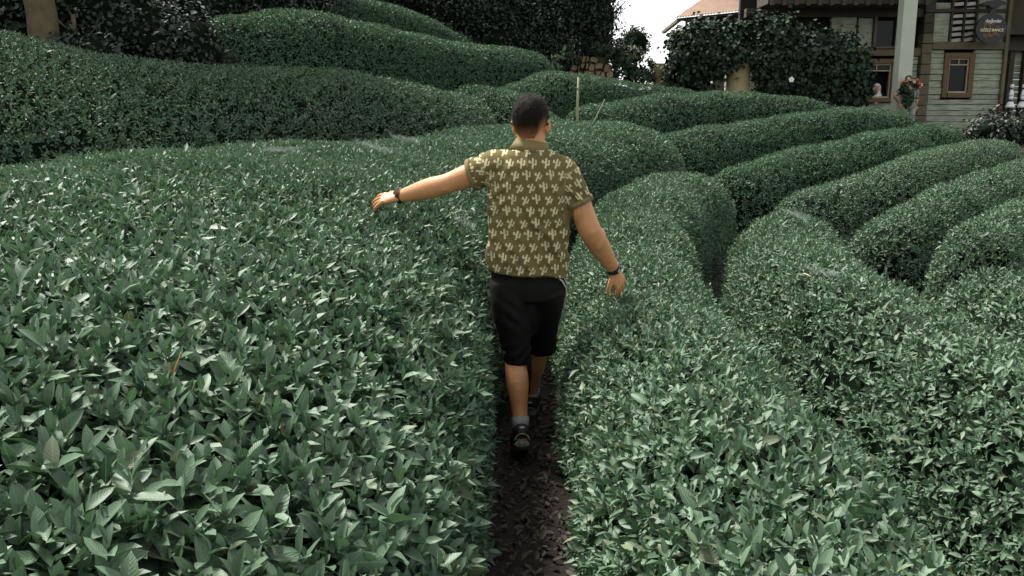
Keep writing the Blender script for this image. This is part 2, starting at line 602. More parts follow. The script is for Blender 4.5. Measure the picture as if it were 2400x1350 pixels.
hedge_def('tea_hedge', [(560, 35, 13.4, 0.8, 1.25), (680, 22, 14.3, 0.85, 1.3), (820, 52, 15.4, 0.85, 1.3), (960, 78, 16.8, 0.82, 1.3), (1080, 97, 18.0, 0.78, 1.25), (1180, 106, 19.0, 0.72, 1.2), (1240, 118, 19.6, 0.6, 1.1)],
          'dark-faced tea hedge higher up the bank with a rounded right end', 2200, 0.062, 0, seed=16, mat='leaf_far', kleaf=4)
hedge_def('tea_hedge', [(700, -60, 17.6, 0.75, 1.2), (850, -5, 18.8, 0.75, 1.2), (980, 38, 20.2, 0.7, 1.2), (1060, 72, 21.0, 0.55, 1.0)],
          'topmost tea hedge on the bank, cut off by the upper edge', 2250, 0.062, 0, seed=17, mat='leaf_far', kleaf=4)

# ------------------------------------------------------------------ ground
GROUND_PTS += [(0.05, y, 0.0) for y in np.arange(-2, 5.2, 0.4)] + [(0.25, 6.0, 0.04), (0.55, 7.0, 0.08), (1.65, 7.5, 0.2), (3.05, 7.4, 0.1), (1.35, 4.5, -0.12), (1.5, 6.5, 0.06), (1.45, 3.4, -0.2), (1.5, 2.4, -0.25)]
GROUND_PTS += [(x, y, 1.15) for x in (8, 11, 14, 18) for y in (22.5, 26, 31)] + [(5, 24, 1.3), (5, 30, 1.2), (4, 38, 1.2), (10, 45, 1.2)]
GROUND_PTS += [(-6.5, 11, 2.0), (-5.5, 11.8, 2.0), (-4.2, 12.3, 2.1), (-9, 9, 2.0), (-7.2, 9, 1.8), (-6, 10, 1.8), (-5, 10.8, 1.8), (-9, 14, 4.0), (-6, 16, 3.6), (-3, 19.5, 3.4), (0, 22.5, 2.8), (1.9, 22, 2.0), (3.2, 23.5, 1.6),
               (-12, 24, 6.5), (-6, 25, 6.2), (-1.5, 25, 4.8), (1.2, 26, 3.4), (2.6, 27, 2.2), (-14, 8, 4.0), (-20, 14, 6), (-20, 30, 8), (-6, 36, 8), (0, 38, 5)]
GROUND_PTS += [(5, 3, -0.5), (8, 5, -0.5), (7, 8, -0.2), (12, 13, 0.3), (14, 18, 0.7), (0, -6, -0.3), (6, -6, -0.7), (-6, -4, 0.6), (-7, 3, 1.4)]
GP = np.array(GROUND_PTS)


def ground(x, y):
    x = np.atleast_1d(np.asarray(x, float)); y = np.atleast_1d(np.asarray(y, float))
    out = np.empty(x.shape)
    fx, fy = x.ravel(), y.ravel()
    o = np.empty(fx.shape)
    for i in range(0, len(fx), 4000):
        d2 = (fx[i:i + 4000, None] - GP[None, :, 0]) ** 2 + (fy[i:i + 4000, None] - GP[None, :, 1]) ** 2
        w = np.exp(-d2 / (2 * 0.7 ** 2)) + 2e-3 / (1 + d2) ** 1.6
        o[i:i + 4000] = (w @ GP[:, 2]) / w.sum(1)
    return o.reshape(x.shape)


def gz(x, y):
    return float(ground(x, y)[0])


xs = np.concatenate([[-400, -150, -70, -35, -24], np.arange(-18, 20.01, 0.3), [26, 40, 80, 160, 400]])
ys = np.concatenate([[-200, -60, -20, -8], np.arange(-4, 32.01, 0.3), [36, 44, 60, 100, 200, 500]])
GX, GY = np.meshgrid(xs, ys)
GZ = ground(GX, GY) + wobble(np.stack([GX, GY, GX * 0], -1), 99, 0.012, 6.0)
gv = np.stack([GX, GY, GZ], -1).reshape(-1, 3)
gme = mesh_np('ground', gv, grid_tris(len(ys), len(xs)), M['soil'], smooth=True)
tag(put('ground', gme), 'dark brown trodden soil between and below the tea hedges', None, None, 'structure')


# ------------------------------------------------------------------ build the hedges
def frame_mask(p, m=60):
    u, v, dep = proj(p)
    return (u > -m) & (u < 2400 + m) & (v > -m) & (v < 1350 + m) & (dep > 0.2)


def build_hedge(H):
    sp = H['sp']
    g, n = hedge_surface(sp, H['n_exp'], 0.0, H['seed'], H['caps'])
    mid = sp[len(sp) // 2]
    root = thing(H['name'], H['label'], 'tea hedge', (mid[0], mid[1], mid[2] - mid[4]), 'clipped rows of tea hedges')
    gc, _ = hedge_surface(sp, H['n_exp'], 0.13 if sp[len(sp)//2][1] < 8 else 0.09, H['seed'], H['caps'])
    put('twig_shade_core', mesh_np('twig_shade_core', gc.reshape(-1, 3), grid_tris(*gc.shape[:2]), M['core'], smooth=True), root)  # closed shell for the twig mass; its dark colour stands for inner shade
    tr = grid_tris(*g.shape[:2])
    V = g.reshape(-1, 3); NV = n.reshape(-1, 3)
    a, b, c = V[tr[:, 0]], V[tr[:, 1]], V[tr[:, 2]]
    area = 0.5 * np.linalg.norm(np.cross(b - a, c - a), axis=1)
    cen = (a + b + c) / 3
    fn = NV[tr].mean(1)
    view = nrm(CAM - cen)
    facing = np.sum(fn * view, 1)
    u, v, dep = proj(cen)
    infr = (u > -350) & (u < 2750) & (v < 1700) & (dep > 0.1)
    wgt = np.where(facing > -0.15, 1.0, 0.24) * np.where(infr, 1.0, 0.08)
    low = cen[:, 2] < ground(cen[:, 0], cen[:, 1]) + 0.02
    wgt = np.where(low, 0.08, wgt)
    k = H['k']
    cd = np.linalg.norm(cen - CAM, axis=1)
    if H['L0'] > 0.055:
        wgt = wgt / (1 - (0.50 if H['L0'] > 0.09 else 0.40 if H['L0'] > 0.065 else 0.22) * np.clip((cd - 1.9) / 3.0, 0, 1) ** 0.8) ** 1.5
    num = int((area * wgt).sum() * H['dens'] / k)
    idx = rng.choice(len(tr), num, p=(area * wgt) / (area * wgt).sum())
    r1 = np.sqrt(rng.uniform(0, 1, num)); r2 = rng.uniform(0, 1, num)
    bc = np.stack([1 - r1, r1 * (1 - r2), r1 * r2], 1)
    p = (V[tr[idx]] * bc[..., None]).sum(1)
    nn = nrm((NV[tr[idx]] * bc[..., None]).sum(1))
    up = np.array([0, 0, 1.0])
    axis = nn * 0.75 + up * 0.55 + rng.normal(0, 0.28, (num, 3))
    L0 = H['L0']
    dist = np.linalg.norm(p - CAM, axis=1)
    # deep leaves, level leaves and a few shoots that stand proud of the clipping
    sm = np.clip(1.25 - dist / 8.0, 0.35, 1.0)
    depth = (rng.uniform(-0.085, 0.015, num) + np.where(rng.uniform(0, 1, num) > 0.95, rng.uniform(0.0, 0.05, num), 0)) * sm
    p = p + nn * depth[:, None]
    near = np.clip((dist - 1.9) / 3.0, 0, 1) ** 0.8
    fall = 1 - (0.50 if L0 > 0.09 else 0.40 if L0 > 0.065 else 0.22) * near                # clipped shoots further along the row are short-leaved
    size = L0 * fall * rng.lognormal(0, 0.16, num)
    Lf = shoots(p, axis, k, np.tile(size, 1))
    ld = np.linalg.norm(Lf['b'] - CAM, axis=1)
    lods = np.where(ld < 2.3, 3, np.where(ld < 3.3, 2, np.where(ld < 4.8, 1, 0)))
    if H['mat'] == 'leaf' and H['nleaf']:
        u, v, dep = proj(Lf['b'] + Lf['d'] * (Lf['L'] * 0.5)[:, None])
        vis = (u > 5) & (u < 2395) & (v > 5) & (v < 1345)
        toc = nrm(CAM - Lf['b'])
        nb = np.tile(nn, (k, 1))
        dpt = np.tile(depth, k)
        score = Lf['L'] / dep * np.abs(np.sum(Lf['n'] * toc, 1)) * vis * (np.sum(nb * toc, 1) > 0.15) * (dpt > -0.012)
        best = np.argsort(-score)[:H['nleaf']]
        inv = Matrix.Translation(-root.location)
        for j in best:
            if score[j] <= 0: continue
            o = bpy.data.objects.new('leaf', LEAF_VAR[int(rng.integers(8))])
            d, s, m_, b_ = Lf['d'][j], Lf['s'][j], Lf['n'][j], Lf['b'][j]
            L = Lf['L'][j]
            o.matrix_basis = Matrix(((d[0] * L, s[0] * L, m_[0] * L, b_[0]), (d[1] * L, s[1] * L, m_[1] * L, b_[1]), (d[2] * L, s[2] * L, m_[2] * L, b_[2]), (0, 0, 0, 1)))
            o.parent = root; o.matrix_parent_inverse = inv
            link(o)
        keep = np.ones(len(Lf['L']), bool); keep[best] = False
        Lf = {x: y[keep] for x, y in Lf.items()}; lods = lods[keep]
    put('foliage', join_lods('foliage', Lf, lods, M[H['mat']]), root, 'stuff')
    if H['twigs']:
        mb = MB()
        rr = random.Random(H['seed'])
        for i in range(0, len(sp)):
            x, y, zt, w, h, tilt = sp[i]
            if y > 6: break
            for q in range(3):
                sgn = 1 if (sp[0][0] < 0) else -1
                x0 = x + sgn * (w - rr.uniform(0.10, 0.30)); y0 = y + rr.uniform(-0.1, 0.1); z0 = gz(x0, y0) - 0.03
                x1 = x + sgn * (w - rr.uniform(0.02, 0.12)); z1 = z0 + rr.uniform(0.2, 0.45)
                mb.tube([(x0, y0, z0), ((x0 + x1) / 2 - 0.02 * sgn, y0 + rr.uniform(-.05, .05), (z0 + z1) / 2), (x1, y0 + rr.uniform(-.1, .1), z1)], [0.008, 0.006, 0.003], 5)
        mb.build('woody_stem', M['twig'], root, True, 'stuff')
    H['root'] = root
    return root


for H in HEDGES:
    build_hedge(H)
print('hedge tris', sum(len(o.data.polygons) for o in COL.objects if o.type == 'MESH'))
# ------------------------------------------------------------------ fallen leaves on the path
n = 5200
lx = rng.uniform(-0.35, 0.45, n); ly = rng.uniform(2.0, 5.5, n)
e = n // 5
lx[:e] = rng.uniform(1.2, 2.1, e); ly[:e] = rng.uniform(6.2, 8.4, e)
lx[e:2 * e] = rng.uniform(2.6, 3.4, e); ly[e:2 * e] = rng.uniform(6.6, 8.2, e)
lz = ground(lx, ly) + 0.012
an = rng.uniform(0, 6.28, n)
tilt = rng.normal(0, 0.35, n)
d = np.stack([np.cos(an) * np.cos(tilt), np.sin(an) * np.cos(tilt), np.sin(tilt)], 1)
nn = nrm(np.stack([rng.normal(0, 0.3, n), rng.normal(0, 0.3, n), np.ones(n)], 1)); nn = nrm(nn - d * np.sum(nn * d, 1)[:, None])
L = rng.uniform(0.012, 0.04, n) * rng.choice([1, 1, 1, 1.5], n)
Lf = dict(b=np.stack([lx, ly, lz], 1), d=d, s=np.cross(nn, d), n=nn, L=L, W=L * 0.22, curl=rng.uniform(-0.2, 0.3, n), fold=rng.uniform(0.1, 0.8, n), tint=rng.uniform(0, 1, n))
v, f, a = leaves_mesh('leaf_litter', Lf, 2, M['litter'])
tag(put('leaf_litter', mesh_np('leaf_litter', v, f, M['litter'], a)), 'brown fallen leaves scattered on the dark soil of the path', None, None, 'stuff')

# ------------------------------------------------------------------ trees, shrubs, climbers
def loose_leaves(p, out, size, up=0.5, jit=0.7, wr=0.6):
    """single leaves at points p whose faces look outward/up"""
    m = len(p)
    nn = nrm(nrm(out) + np.array([0, 0, up]) + rng.normal(0, jit, (m, 3)))
    d = nrm(np.cross(nn, rng.normal(0, 1, (m, 3))))
    d[:, 2] -= 0.35; d = nrm(d - nn * np.sum(d * nn, 1)[:, None])
    L = size * rng.lognormal(0, 0.25, m)
    return dict(b=p, d=d, s=np.cross(nn, d), n=nn, L=L, W=L * wr * 0.5, curl=rng.uniform(0, 0.3, m), fold=rng.uniform(0.1, 0.5, m), tint=rng.uniform(0, 1, m))


def blob_points(blobs, per_m2, clump=0.16, shell=(0.72, 1.0)):
    ps, os_ = [], []
    for c, r in blobs:
        c = np.asarray(c, float); r = np.asarray(r, float)
        area = 4 * math.pi * ((r[0] * r[1]) ** 1.6 + (r[0] * r[2]) ** 1.6 + (r[1] * r[2]) ** 1.6) ** (1 / 1.6) / 3 ** (1 / 1.6)
        tot = int(area * per_m2)
        nc = max(6, tot // 26)
        u = nrm(rng.normal(0, 1, (nc, 3)))
        cc = c + u * r * rng.uniform(*shell, (nc, 1)) ** 1.0
        k = tot // nc
        p = np.repeat(cc, k, 0) + rng.normal(0, 1, (nc * k, 3)) * clump * float(np.mean(r)) * rng.uniform(0.6, 1.3, (nc * k, 1))
        ps.append(p); os_.append((p - c) / r ** 2)
    return np.concatenate(ps), np.concatenate(os_)


def lumpy(name, c, r, mat, parent, seed, n=18, m=12, amp=0.12):
    mb = MB(); mb.ball((0, 0, 0), (1, 1, 1), n, m)
    v = np.array(mb.v); v = v * (1 + wobble(v, seed, amp, 4.0))[:, None] * np.asarray(r) + np.asarray(c)
    mb.v = [tuple(x) for x in v]
    return mb.build(name, mat, parent, True)


def limbed_trunk(parent, base, top, r0, r1, limbs, mat, seed, name='trunk'):
    rr = random.Random(seed)
    mb = MB()
    b = Vector(base); t_ = Vector(top)
    pts, rad = [], []
    for i in range(9):
        f = i / 8
        q = b.lerp(t_, f) + Vector((rr.uniform(-1, 1), rr.uniform(-1, 1), 0)) * r0 * 0.25 * (0 < i < 8)
        pts.append(q); rad.append((r0 * (1 - f) + r1 * f) * (1 + 0.7 * max(0, 0.14 - f) / 0.14))
    mb.tube(pts, rad, 12)
    for k in range(limbs):
        f = rr.uniform(0.45, 0.95)
        s = b.lerp(t_, f)
        a = rr.uniform(0, 6.28); ln = (t_ - b).length * rr.uniform(0.25, 0.5)
        e_ = s + Vector((math.cos(a) * ln * 0.8, math.sin(a) * ln * 0.8, ln * 0.7))
        m_ = s.lerp(e_, 0.5) + Vector((0, 0, -0.05 * ln))
        mb.tube([s, m_, e_], [r1 * 0.8, r1 * 0.5, r1 * 0.15], 6)
    return mb.build(name, mat, parent, True)


def shrub(name, label, cat, base, blobs, per_m2, size, mat, group=None, core=True, trunk=None, clump=0.16, wr=0.6, up=0.5, seed=1):
    root = thing(name, label, cat, base, group)
    p, o_ = blob_points(blobs, per_m2, clump)
    Lf = loose_leaves(p, o_, size, up, wr=wr)
    v, f, a = leaves_mesh('crown', Lf, 0, M[mat])
    put('crown', mesh_np('crown', v, f, M[mat], a), root)
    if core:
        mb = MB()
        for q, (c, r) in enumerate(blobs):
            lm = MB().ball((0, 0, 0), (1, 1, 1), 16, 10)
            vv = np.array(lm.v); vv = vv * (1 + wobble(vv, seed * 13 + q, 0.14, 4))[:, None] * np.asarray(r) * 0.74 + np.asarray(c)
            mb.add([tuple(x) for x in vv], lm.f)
        mb.build('inner_twig_shade', M['core'], root, True)  # solid lumps as branch mass, coloured dark for the shade inside the crown
    if trunk:
        limbed_trunk(root, base, trunk[0], trunk[1], trunk[1] * 0.5, trunk[2], M['bark'], seed)
    return root


def at(px, py, Y):
    return tuple(P(px, py, Y))


def on_ground(px, Y, dz=-0.05):
    x = P(px, 300, Y)[0]
    return (x, Y, gz(x, Y) + dz)


# mossy trunk at the upper left, behind the hillside hedge
b = on_ground(116, 11.6)
root = thing('mossy_tree', 'mossy ochre tree trunk behind the left hillside hedge, cut off by the upper edge', 'tree', b)
limbed_trunk(root, (b[0], b[1], b[2] - 0.5), (b[0] - 0.1, b[1] + 0.2, b[2] + 5.5), 0.19, 0.15, 6, M['bark'], 5)
p, o_ = blob_points([((b[0], b[1] + 0.3, b[2] + 5.4), (2.2, 2.2, 1.2)), ((b[0] + 1.5, b[1] + .6, b[2] + 4.8), (1.4, 1.4, 0.8)), ((b[0] - 1.5, b[1], b[2] + 4.6), (1.4, 1.4, 0.8))], 120, 0.2)
Lf = loose_leaves(p, o_, 0.13); v, f, a = leaves_mesh('crown', Lf, 0, M['leaf_wood'])
put('crown', mesh_np('crown', v, f, M['leaf_wood'], a), root)
# roots flare with dead fern at its foot
wood = [
    ('dark evergreen shrub filling the upper left corner left of the mossy trunk', 10, 12.6, [(-40, -20, 1.5, 1.4), (30, 10, 1.0, 0.9)]),
    ('dark undergrowth shrub just right of the mossy trunk', 235, 12.6, [(215, 30, 0.9, 0.75), (300, 60, 0.8, 0.6)]),
    ('low dark shrub beyond the hillside hedge, left of the dark-faced hedge', 390, 12.6, [(370, 85, 0.75, 0.5), (440, 105, 0.6, 0.45)]),
    ('small dark shrub at the foot of the mossy trunk', 195, 11.9, [(165, 118, 0.5, 0.3), (225, 128, 0.5, 0.3), (120, 92, 0.35, 0.2)]),
    ('tall black-green woodland shrub above the middle of the hillside hedge', 330, 15.2, [(280, -10, 1.6, 1.3), (400, 0, 1.6, 1.2)]),
    ('tall black-green woodland shrub above the left end of the dark-faced hedge', 520, 16.5, [(480, -20, 1.6, 1.3), (600, -40, 1.5, 1.3)]),
    ('big dark tree crown at the upper edge beyond the mossy trunk', 140, 16.5, [(60, -60, 2.0, 1.8), (180, -40, 1.8, 1.4)]),
]
for i, (lab, px, Y, bl) in enumerate(wood):
    base = on_ground(px, Y)
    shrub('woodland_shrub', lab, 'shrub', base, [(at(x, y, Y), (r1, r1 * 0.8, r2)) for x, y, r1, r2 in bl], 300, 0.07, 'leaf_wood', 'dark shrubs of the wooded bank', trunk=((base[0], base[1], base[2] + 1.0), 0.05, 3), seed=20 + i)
big = [
    ('dense dark tree above the rounded end of the dark-faced hedge', 1130, 22.5, [(1105, 35, 1.0, 1.0), (1180, 85, 0.75, 0.75), (1100, -40, 1.2, 0.9)]),
    ('dense dark ivy-clad tree above the stone wall', 1290, 23.0, [(1260, 30, 1.15, 1.1), (1290, 105, 0.8, 0.65), (1230, 120, 0.6, 0.5), (1300, -50, 1.3, 0.9)]),
    ('dense dark tree whose edge stands against the white sky', 1390, 23.6, [(1385, 40, 0.75, 1.0), (1400, 110, 0.6, 0.55), (1370, -40, 0.85, 0.9)]),
    ('dark tree at the upper edge above the topmost hedge', 960, 24.0, [(940, -40, 1.5, 1.2), (1050, -10, 1.2, 1.2)]),
    ('dark tree at the upper edge, left of the topmost hedge', 760, 22.0, [(700, -60, 1.6, 1.3), (820, -70, 1.5, 1.0)]),
]
for i, (lab, px, Y, bl) in enumerate(big):
    base = on_ground(px, Y)
    tp = at(bl[0][0], bl[0][1], Y)
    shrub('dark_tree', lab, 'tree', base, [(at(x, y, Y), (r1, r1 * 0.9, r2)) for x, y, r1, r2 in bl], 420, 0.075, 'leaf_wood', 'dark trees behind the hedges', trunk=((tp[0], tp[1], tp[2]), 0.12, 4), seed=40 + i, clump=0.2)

base = on_ground(1492, 25.0)
shrub('round_bush', 'round clipped dark bush against the white sky', 'bush', base, [(at(1490, 96, 25.0), (0.42, 0.42, 0.42))], 900, 0.055, 'leaf_vine', clump=0.1, trunk=(at(1490, 110, 25.0), 0.05, 2), seed=61)
base = on_ground(1470, 24.0)
shrub('yellowing_bush', 'yellowing green bush below the round clipped bush', 'bush', base, [(at(1478, 130, 24.0), (0.36, 0.3, 0.26)), (at(1455, 118, 24.0), (0.25, 0.25, 0.2))], 600, 0.07, 'leaf_yellow', trunk=(at(1475, 140, 24.0), 0.03, 2), seed=62)
base = on_ground(1440, 22.4)
shrub('rambling_shrub', 'rambling green shrub between the stone wall and the garden wall', 'shrub', base, core=False, blobs=[(at(1445, 160, 22.4), (0.42, 0.3, 0.28)), (at(1500, 178, 22.4), (0.4, 0.3, 0.2)), (at(1520, 160, 22.6), (0.2, 0.2, 0.26)), (at(1436, 132, 21.7), (0.22, 0.15, 0.25)), (at(1412, 112, 21.7), (0.3, 0.15, 0.14)), (at(1342, 128, 21.6), (0.12, 0.1, 0.3))], per_m2=520, size=0.09, mat='leaf_vine', trunk=(at(1450, 165, 22.4), 0.03, 3), seed=63)
base = on_ground(1215, 20.6)
shrub('sapling', 'small pale-leaved sapling left of the stone wall', 'plant', base, [(at(1312, 135, 20.8), (0.13, 0.12, 0.24)), (at(1240, 150, 20.8), (0.25, 0.2, 0.14))], 260, 0.11, 'leaf', core=False, trunk=(at(1312, 130, 20.8), 0.015, 3), seed=64)

# climbers in front of the house
base = on_ground(1650, 23.2)
shrub('climbing_vine', 'dense dark climbing vine left of the beige pillar, below the tiled roof', 'climber', base,
      [(at(1640, 110, 23.2), (0.85, 0.5, 0.6)), (at(1700, 130, 23.0), (0.75, 0.5, 0.55)), (at(1606, 142, 23.2), (0.40, 0.4, 0.45)), (at(1622, 185, 23.2), (0.66, 0.45, 0.42)), (at(1720, 85, 23.2), (0.5, 0.45, 0.4))],
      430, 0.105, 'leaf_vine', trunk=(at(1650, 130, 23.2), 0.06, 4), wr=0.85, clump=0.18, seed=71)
base = on_ground(1890, 22.9)
shrub('climbing_vine', 'dense dark climbing vine right of the beige pillar, hiding half of a window', 'climber', base,
      [(at(1800, 80, 23.0), (0.75, 0.5, 0.45)), (at(1810, 140, 22.9), (0.7, 0.5, 0.6)), (at(1900, 115, 22.9), (0.85, 0.5, 0.55)), (at(1880, 185, 22.9), (0.95, 0.5, 0.5)), (at(1965, 150, 22.9), (0.75, 0.5, 0.75)), (at(2006, 185, 22.9), (0.30, 0.4, 0.6)), (at(1822, 200, 22.9), (0.55, 0.45, 0.3)), (at(1990, 225, 22.9), (0.5, 0.4, 0.3))],
      430, 0.105, 'leaf_vine', trunk=(at(1890, 130, 22.9), 0.07, 5), wr=0.85, clump=0.18, seed=72)
base = on_ground(2345, 17.6)
shrub('dark_shrub', 'low dark shrub at the right edge in front of the wooden wall', 'shrub', base,
      [(at(2345, 305, 17.6), (0.62, 0.5, 0.3)), (at(2395, 300, 17.8), (0.5, 0.45, 0.26)), (at(2440, 306, 17.8), (0.5, 0.45, 0.28))], 520, 0.075, 'leaf_wood', trunk=(at(2350, 300, 17.6), 0.03, 4), seed=73)

# ------------------------------------------------------------------ walls of the garden
M['beige'] = simple('beige_plaster', (0.30, 0.245, 0.125), 0.9, 0.3, 3, 0.2)
M['stone'] = simple('field_stone', (0.24, 0.185, 0.10), 0.9, 0.5, 6, 0.5)
M['mortar'] = simple('earth_mortar', (0.07, 0.055, 0.03), 0.95, 0.3, 8)
sw = on_ground(1385, 21.9)
root = thing('stone_wall', 'patch of ochre rubble stone wall under the ivy-clad tree', 'stone wall', sw)
c0 = P(1340, 165, 21.9); c1 = P(1428, 124, 21.9)
MB().box(c0[0], c1[0], 21.95, 22.4, sw[2] - 0.3, c1[2] - 0.1).build('mortar_bed', M['mortar'], root)
rs = random.Random(3)
STV = []
for i in range(5):
    lm = MB().ball((0, 0, 0), (0.5, 0.5, 0.5), 8, 5)
    v = np.array(lm.v); v = np.sign(v) * np.abs(v * 2) ** 0.5 / 2 * (1 + wobble(v, 300 + i, 0.22, 5))[:, None]
    lm.v = [tuple(x) for x in v]; STV.append(lm.mesh('stone', M['stone']))
z = c0[2] - 0.35; row = 0
while z < c1[2]:
    h = rs.uniform(0.13, 0.19); x = c0[0] - rs.uniform(0, 0.1)
    while x < c1[0]:
        w = rs.uniform(0.15, 0.28)
        o = bpy.data.objects.new('stone', STV[rs.randrange(5)])
        o.parent = root; o.matrix_parent_inverse = Matrix.Translation(-root.location)
        o.location = (x + w / 2, 21.93 + rs.uniform(-0.05, 0.05), z + h / 2 + rs.uniform(-.02, .02)); o.scale = (w * rs.uniform(.85, 1.0), 0.22, h * rs.uniform(.8, 1.0)); o.rotation_euler = (0, rs.uniform(-.3, .3), 0)
        if z + h < c1[2] - abs(x - c0[0] - 0.35) * 0.35: link(o)
        x += w
    z += h; row += 1
# ivy stems over it
mb = MB()
for k in range(7):
    x = rs.uniform(c0[0], c1[0]); zz = c0[2] - 0.2
    pts = [(x, 21.78, zz)]
    for q in range(6):
        x += rs.uniform(-0.09, 0.09); zz += 0.15; pts.append((x, 21.78, zz))
    mb.tube(pts, [0.012] * 7, 5)
mb.build('ivy_stem', M['core'], root, True)

gw = on_ground(1560, 23.9)
root = thing('garden_wall', 'low mossy beige garden wall left of the climbing vine', 'garden wall', gw)
c0 = P(1532, 200, 23.9); c1 = P(1592, 148, 23.9)
bevel(MB().box(c0[0], c1[0] + 0.6, 23.9, 24.2, gw[2] - 0.3, c1[2]).build('wall', M['beige'], root), 0.03)
st = on_ground(1500, 22.9)
root = thing('garden_steps', 'pale stone steps half hidden by the rambling shrub', 'steps', st)
for k, (x0, x1, y, Y) in enumerate(((1472, 1518, 160, 23.3), (1480, 1524, 171, 23.0))):
    a_ = P(x0, y, Y); b_ = P(x1, y, Y)
    bevel(MB().box(a_[0], b_[0], Y, Y + 0.5, a_[2] - 0.09, a_[2]).build('step', M['stone'], root), 0.015)
bp = on_ground(1725, 23.0)
root = thing('beige_pillar', 'round beige plastered pillar between the two climbing vines', 'pillar', bp)
c1 = P(1725, 158, 23.0)
MB().tube([(bp[0], bp[1], bp[2] - 0.1), (bp[0], bp[1], bp[2] + 0.3), (bp[0], bp[1], c1[2])], [0.31, 0.29, 0.28], 24).build('shaft', M['beige'], root, True)
MB().tube([(bp[0], bp[1], c1[2]), (bp[0], bp[1], c1[2] + 0.12)], [0.295, 0.295], 24).build('capital', M['beige'], root)

# ------------------------------------------------------------------ wooden house
t = NT('grey_green_planks')
f = t.noise(3.0, 5); tc = t.node('ShaderNodeTexCoord'); mp = t.node('ShaderNodeMapping'); mp.inputs['Scale'].default_value = (1.2, 1, 22)
t.l.new(tc.outputs['Object'], mp.inputs['Vector'])
g = t.noise(2.2, 5, 0.6, mp.outputs['Vector'])
oi = t.node('ShaderNodeObjectInfo')
c = t.mix(t.ramp(g, (0.30, (0, 0, 0)), (0.62, (1, 1, 1))), (0.10, 0.115, 0.075), (0.44, 0.49, 0.37))
c = t.mix(t.math('MULTIPLY', t.ramp(f, (0.45, (0, 0, 0)), (0.75, (1, 1, 1))), 0.45), c, (0.12, 0.11, 0.07))
c = t.mix(t.math('MULTIPLY', oi.outputs['Random'], 0.35), c, (0.22, 0.24, 0.17))
t.set(Base_Color=c, Roughness=0.85); t.bump(g, 0.5, 0.02)
M['plank'] = t.m
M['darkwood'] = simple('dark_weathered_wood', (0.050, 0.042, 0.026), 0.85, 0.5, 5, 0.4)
M['midwood'] = simple('mossy_brown_wood', (0.11, 0.095, 0.055), 0.85, 0.45, 5, 0.4)
M['framewood'] = simple('brown_window_wood', (0.115, 0.072, 0.030), 0.75, 0.35, 9, 0.2)
M['sash'] = simple('pale_sash_wood', (0.36, 0.31, 0.19), 0.6, 0.25, 12)
M['white'] = simple('whitewash', (0.46, 0.50, 0.40), 0.85, 0.12, 2.5, 0.1)
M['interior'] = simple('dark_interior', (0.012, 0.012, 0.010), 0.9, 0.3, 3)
M['lattice'] = simple('pale_slats', (0.42, 0.41, 0.34), 0.8, 0.25, 8)
M['tile'] = simple('clay_tile', (0.33, 0.22, 0.165), 0.9, 0.35, 5, 0.2)
t = NT('window_glass'); t.set(Base_Color=(0.012, 0.014, 0.013), Roughness=0.12); t.b.inputs['Specular IOR Level'].default_value = 0.12; M['glass'] = t.m

HY = 26.0


def hx(px, Y=HY): return P(px, 200, Y)[0]
def hz(py, Y=HY): return P(1200, py, Y)[2]


house = thing('wooden_house', 'old wooden two-storey house with grey-green plank walls and brown windows', 'house', (hx(2150), HY, gz(hx(2150), HY)))


def slab(name, px0, px1, py0, py1, Y0, Y1, mat, parent=house, Yr=HY):
    return MB().box(hx(px0, Yr), hx(px1, Yr), Y0, Y1, hz(py1, Yr), hz(py0, Yr)).build(name, M[mat], parent)


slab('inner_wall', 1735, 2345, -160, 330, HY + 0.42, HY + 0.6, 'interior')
slab('floor_slab', 1735, 2345, 322, 345, HY - 0.02, HY + 4, 'darkwood')
rs = random.Random(11)


def plank_rows(px0, px1, py0, py1, hole=None, dy=0.0):
    """log planks one by one; hole = (px0, px1, py0, py1) left open"""
    y = py1
    while y > py0 + 2:
        h = rs.uniform(11, 17)
        top = max(y - h, py0)
        segs = [(px0, px1)]
        if hole and top < hole[3] and y > hole[2]:
            segs = [(px0, hole[0]), (hole[1], px1)]
        pr = rs.uniform(-0.02, 0.03)
        for a_, b_ in segs:
            if b_ - a_ < 2: continue
            o = MB().box(hx(a_), hx(b_), HY + dy - 0.03 + pr, HY + dy + 0.14, hz(y - 0.5), hz(top + 0.3)).build('plank', M['plank'], house)
            bevel(o, 0.012, 1)
        y = top


plank_rows(2173, 2345, 117, 316, (2206, 2277, 124, 229))
plank_rows(1990, 2146, 132, 300, (2006, 2096, 138, 240))
plank_rows(1700, 1990, 132, 300)
# upper storey: pale panels between dark posts
for (x0, x1, y0, y1) in ((1940, 1998, 40, 112), (2002, 2036, 42, 112), (2096, 2117, 36, 111), (2176, 2213, 30, 98), (2276, 2343, -30, 99), (2176, 2213, 6, 20)):
    o = slab('plaster_panel', x0, x1, y0, y1, HY + 0.02, HY + 0.16, 'plank'); bevel(o, 0.01, 1)
o = slab('beam', 1740, 2172, 113, 131, HY - 0.09, HY + 0.2, 'midwood')
o = slab('beam', 2174, 2347, 99, 116, HY - 0.10, HY + 0.2, 'midwood')
o = slab('beam', 1740, 2172, 20, 40, HY - 0.06, HY + 0.2, 'darkwood')
o = slab('beam', 2176, 2345, 21, 29, HY - 0.06, HY + 0.2, 'darkwood')
for k, y in enumerate(range(-40, 280, 24)):        # stacked boards of the broad dark post
    o = slab('post_board', 2148, 2171.5, y, y + 23, HY - 0.16 - 0.012 * (k % 3), HY + 0.2, 'midwood' if y > 60 else 'darkwood'); bevel(o, 0.012, 1)
slab('post', 2341, 2349, -60, 320, HY - 0.13, HY + 0.24, 'midwood')
slab('post', 2038, 2044, 40, 113, HY - 0.05, HY + 0.2, 'midwood')
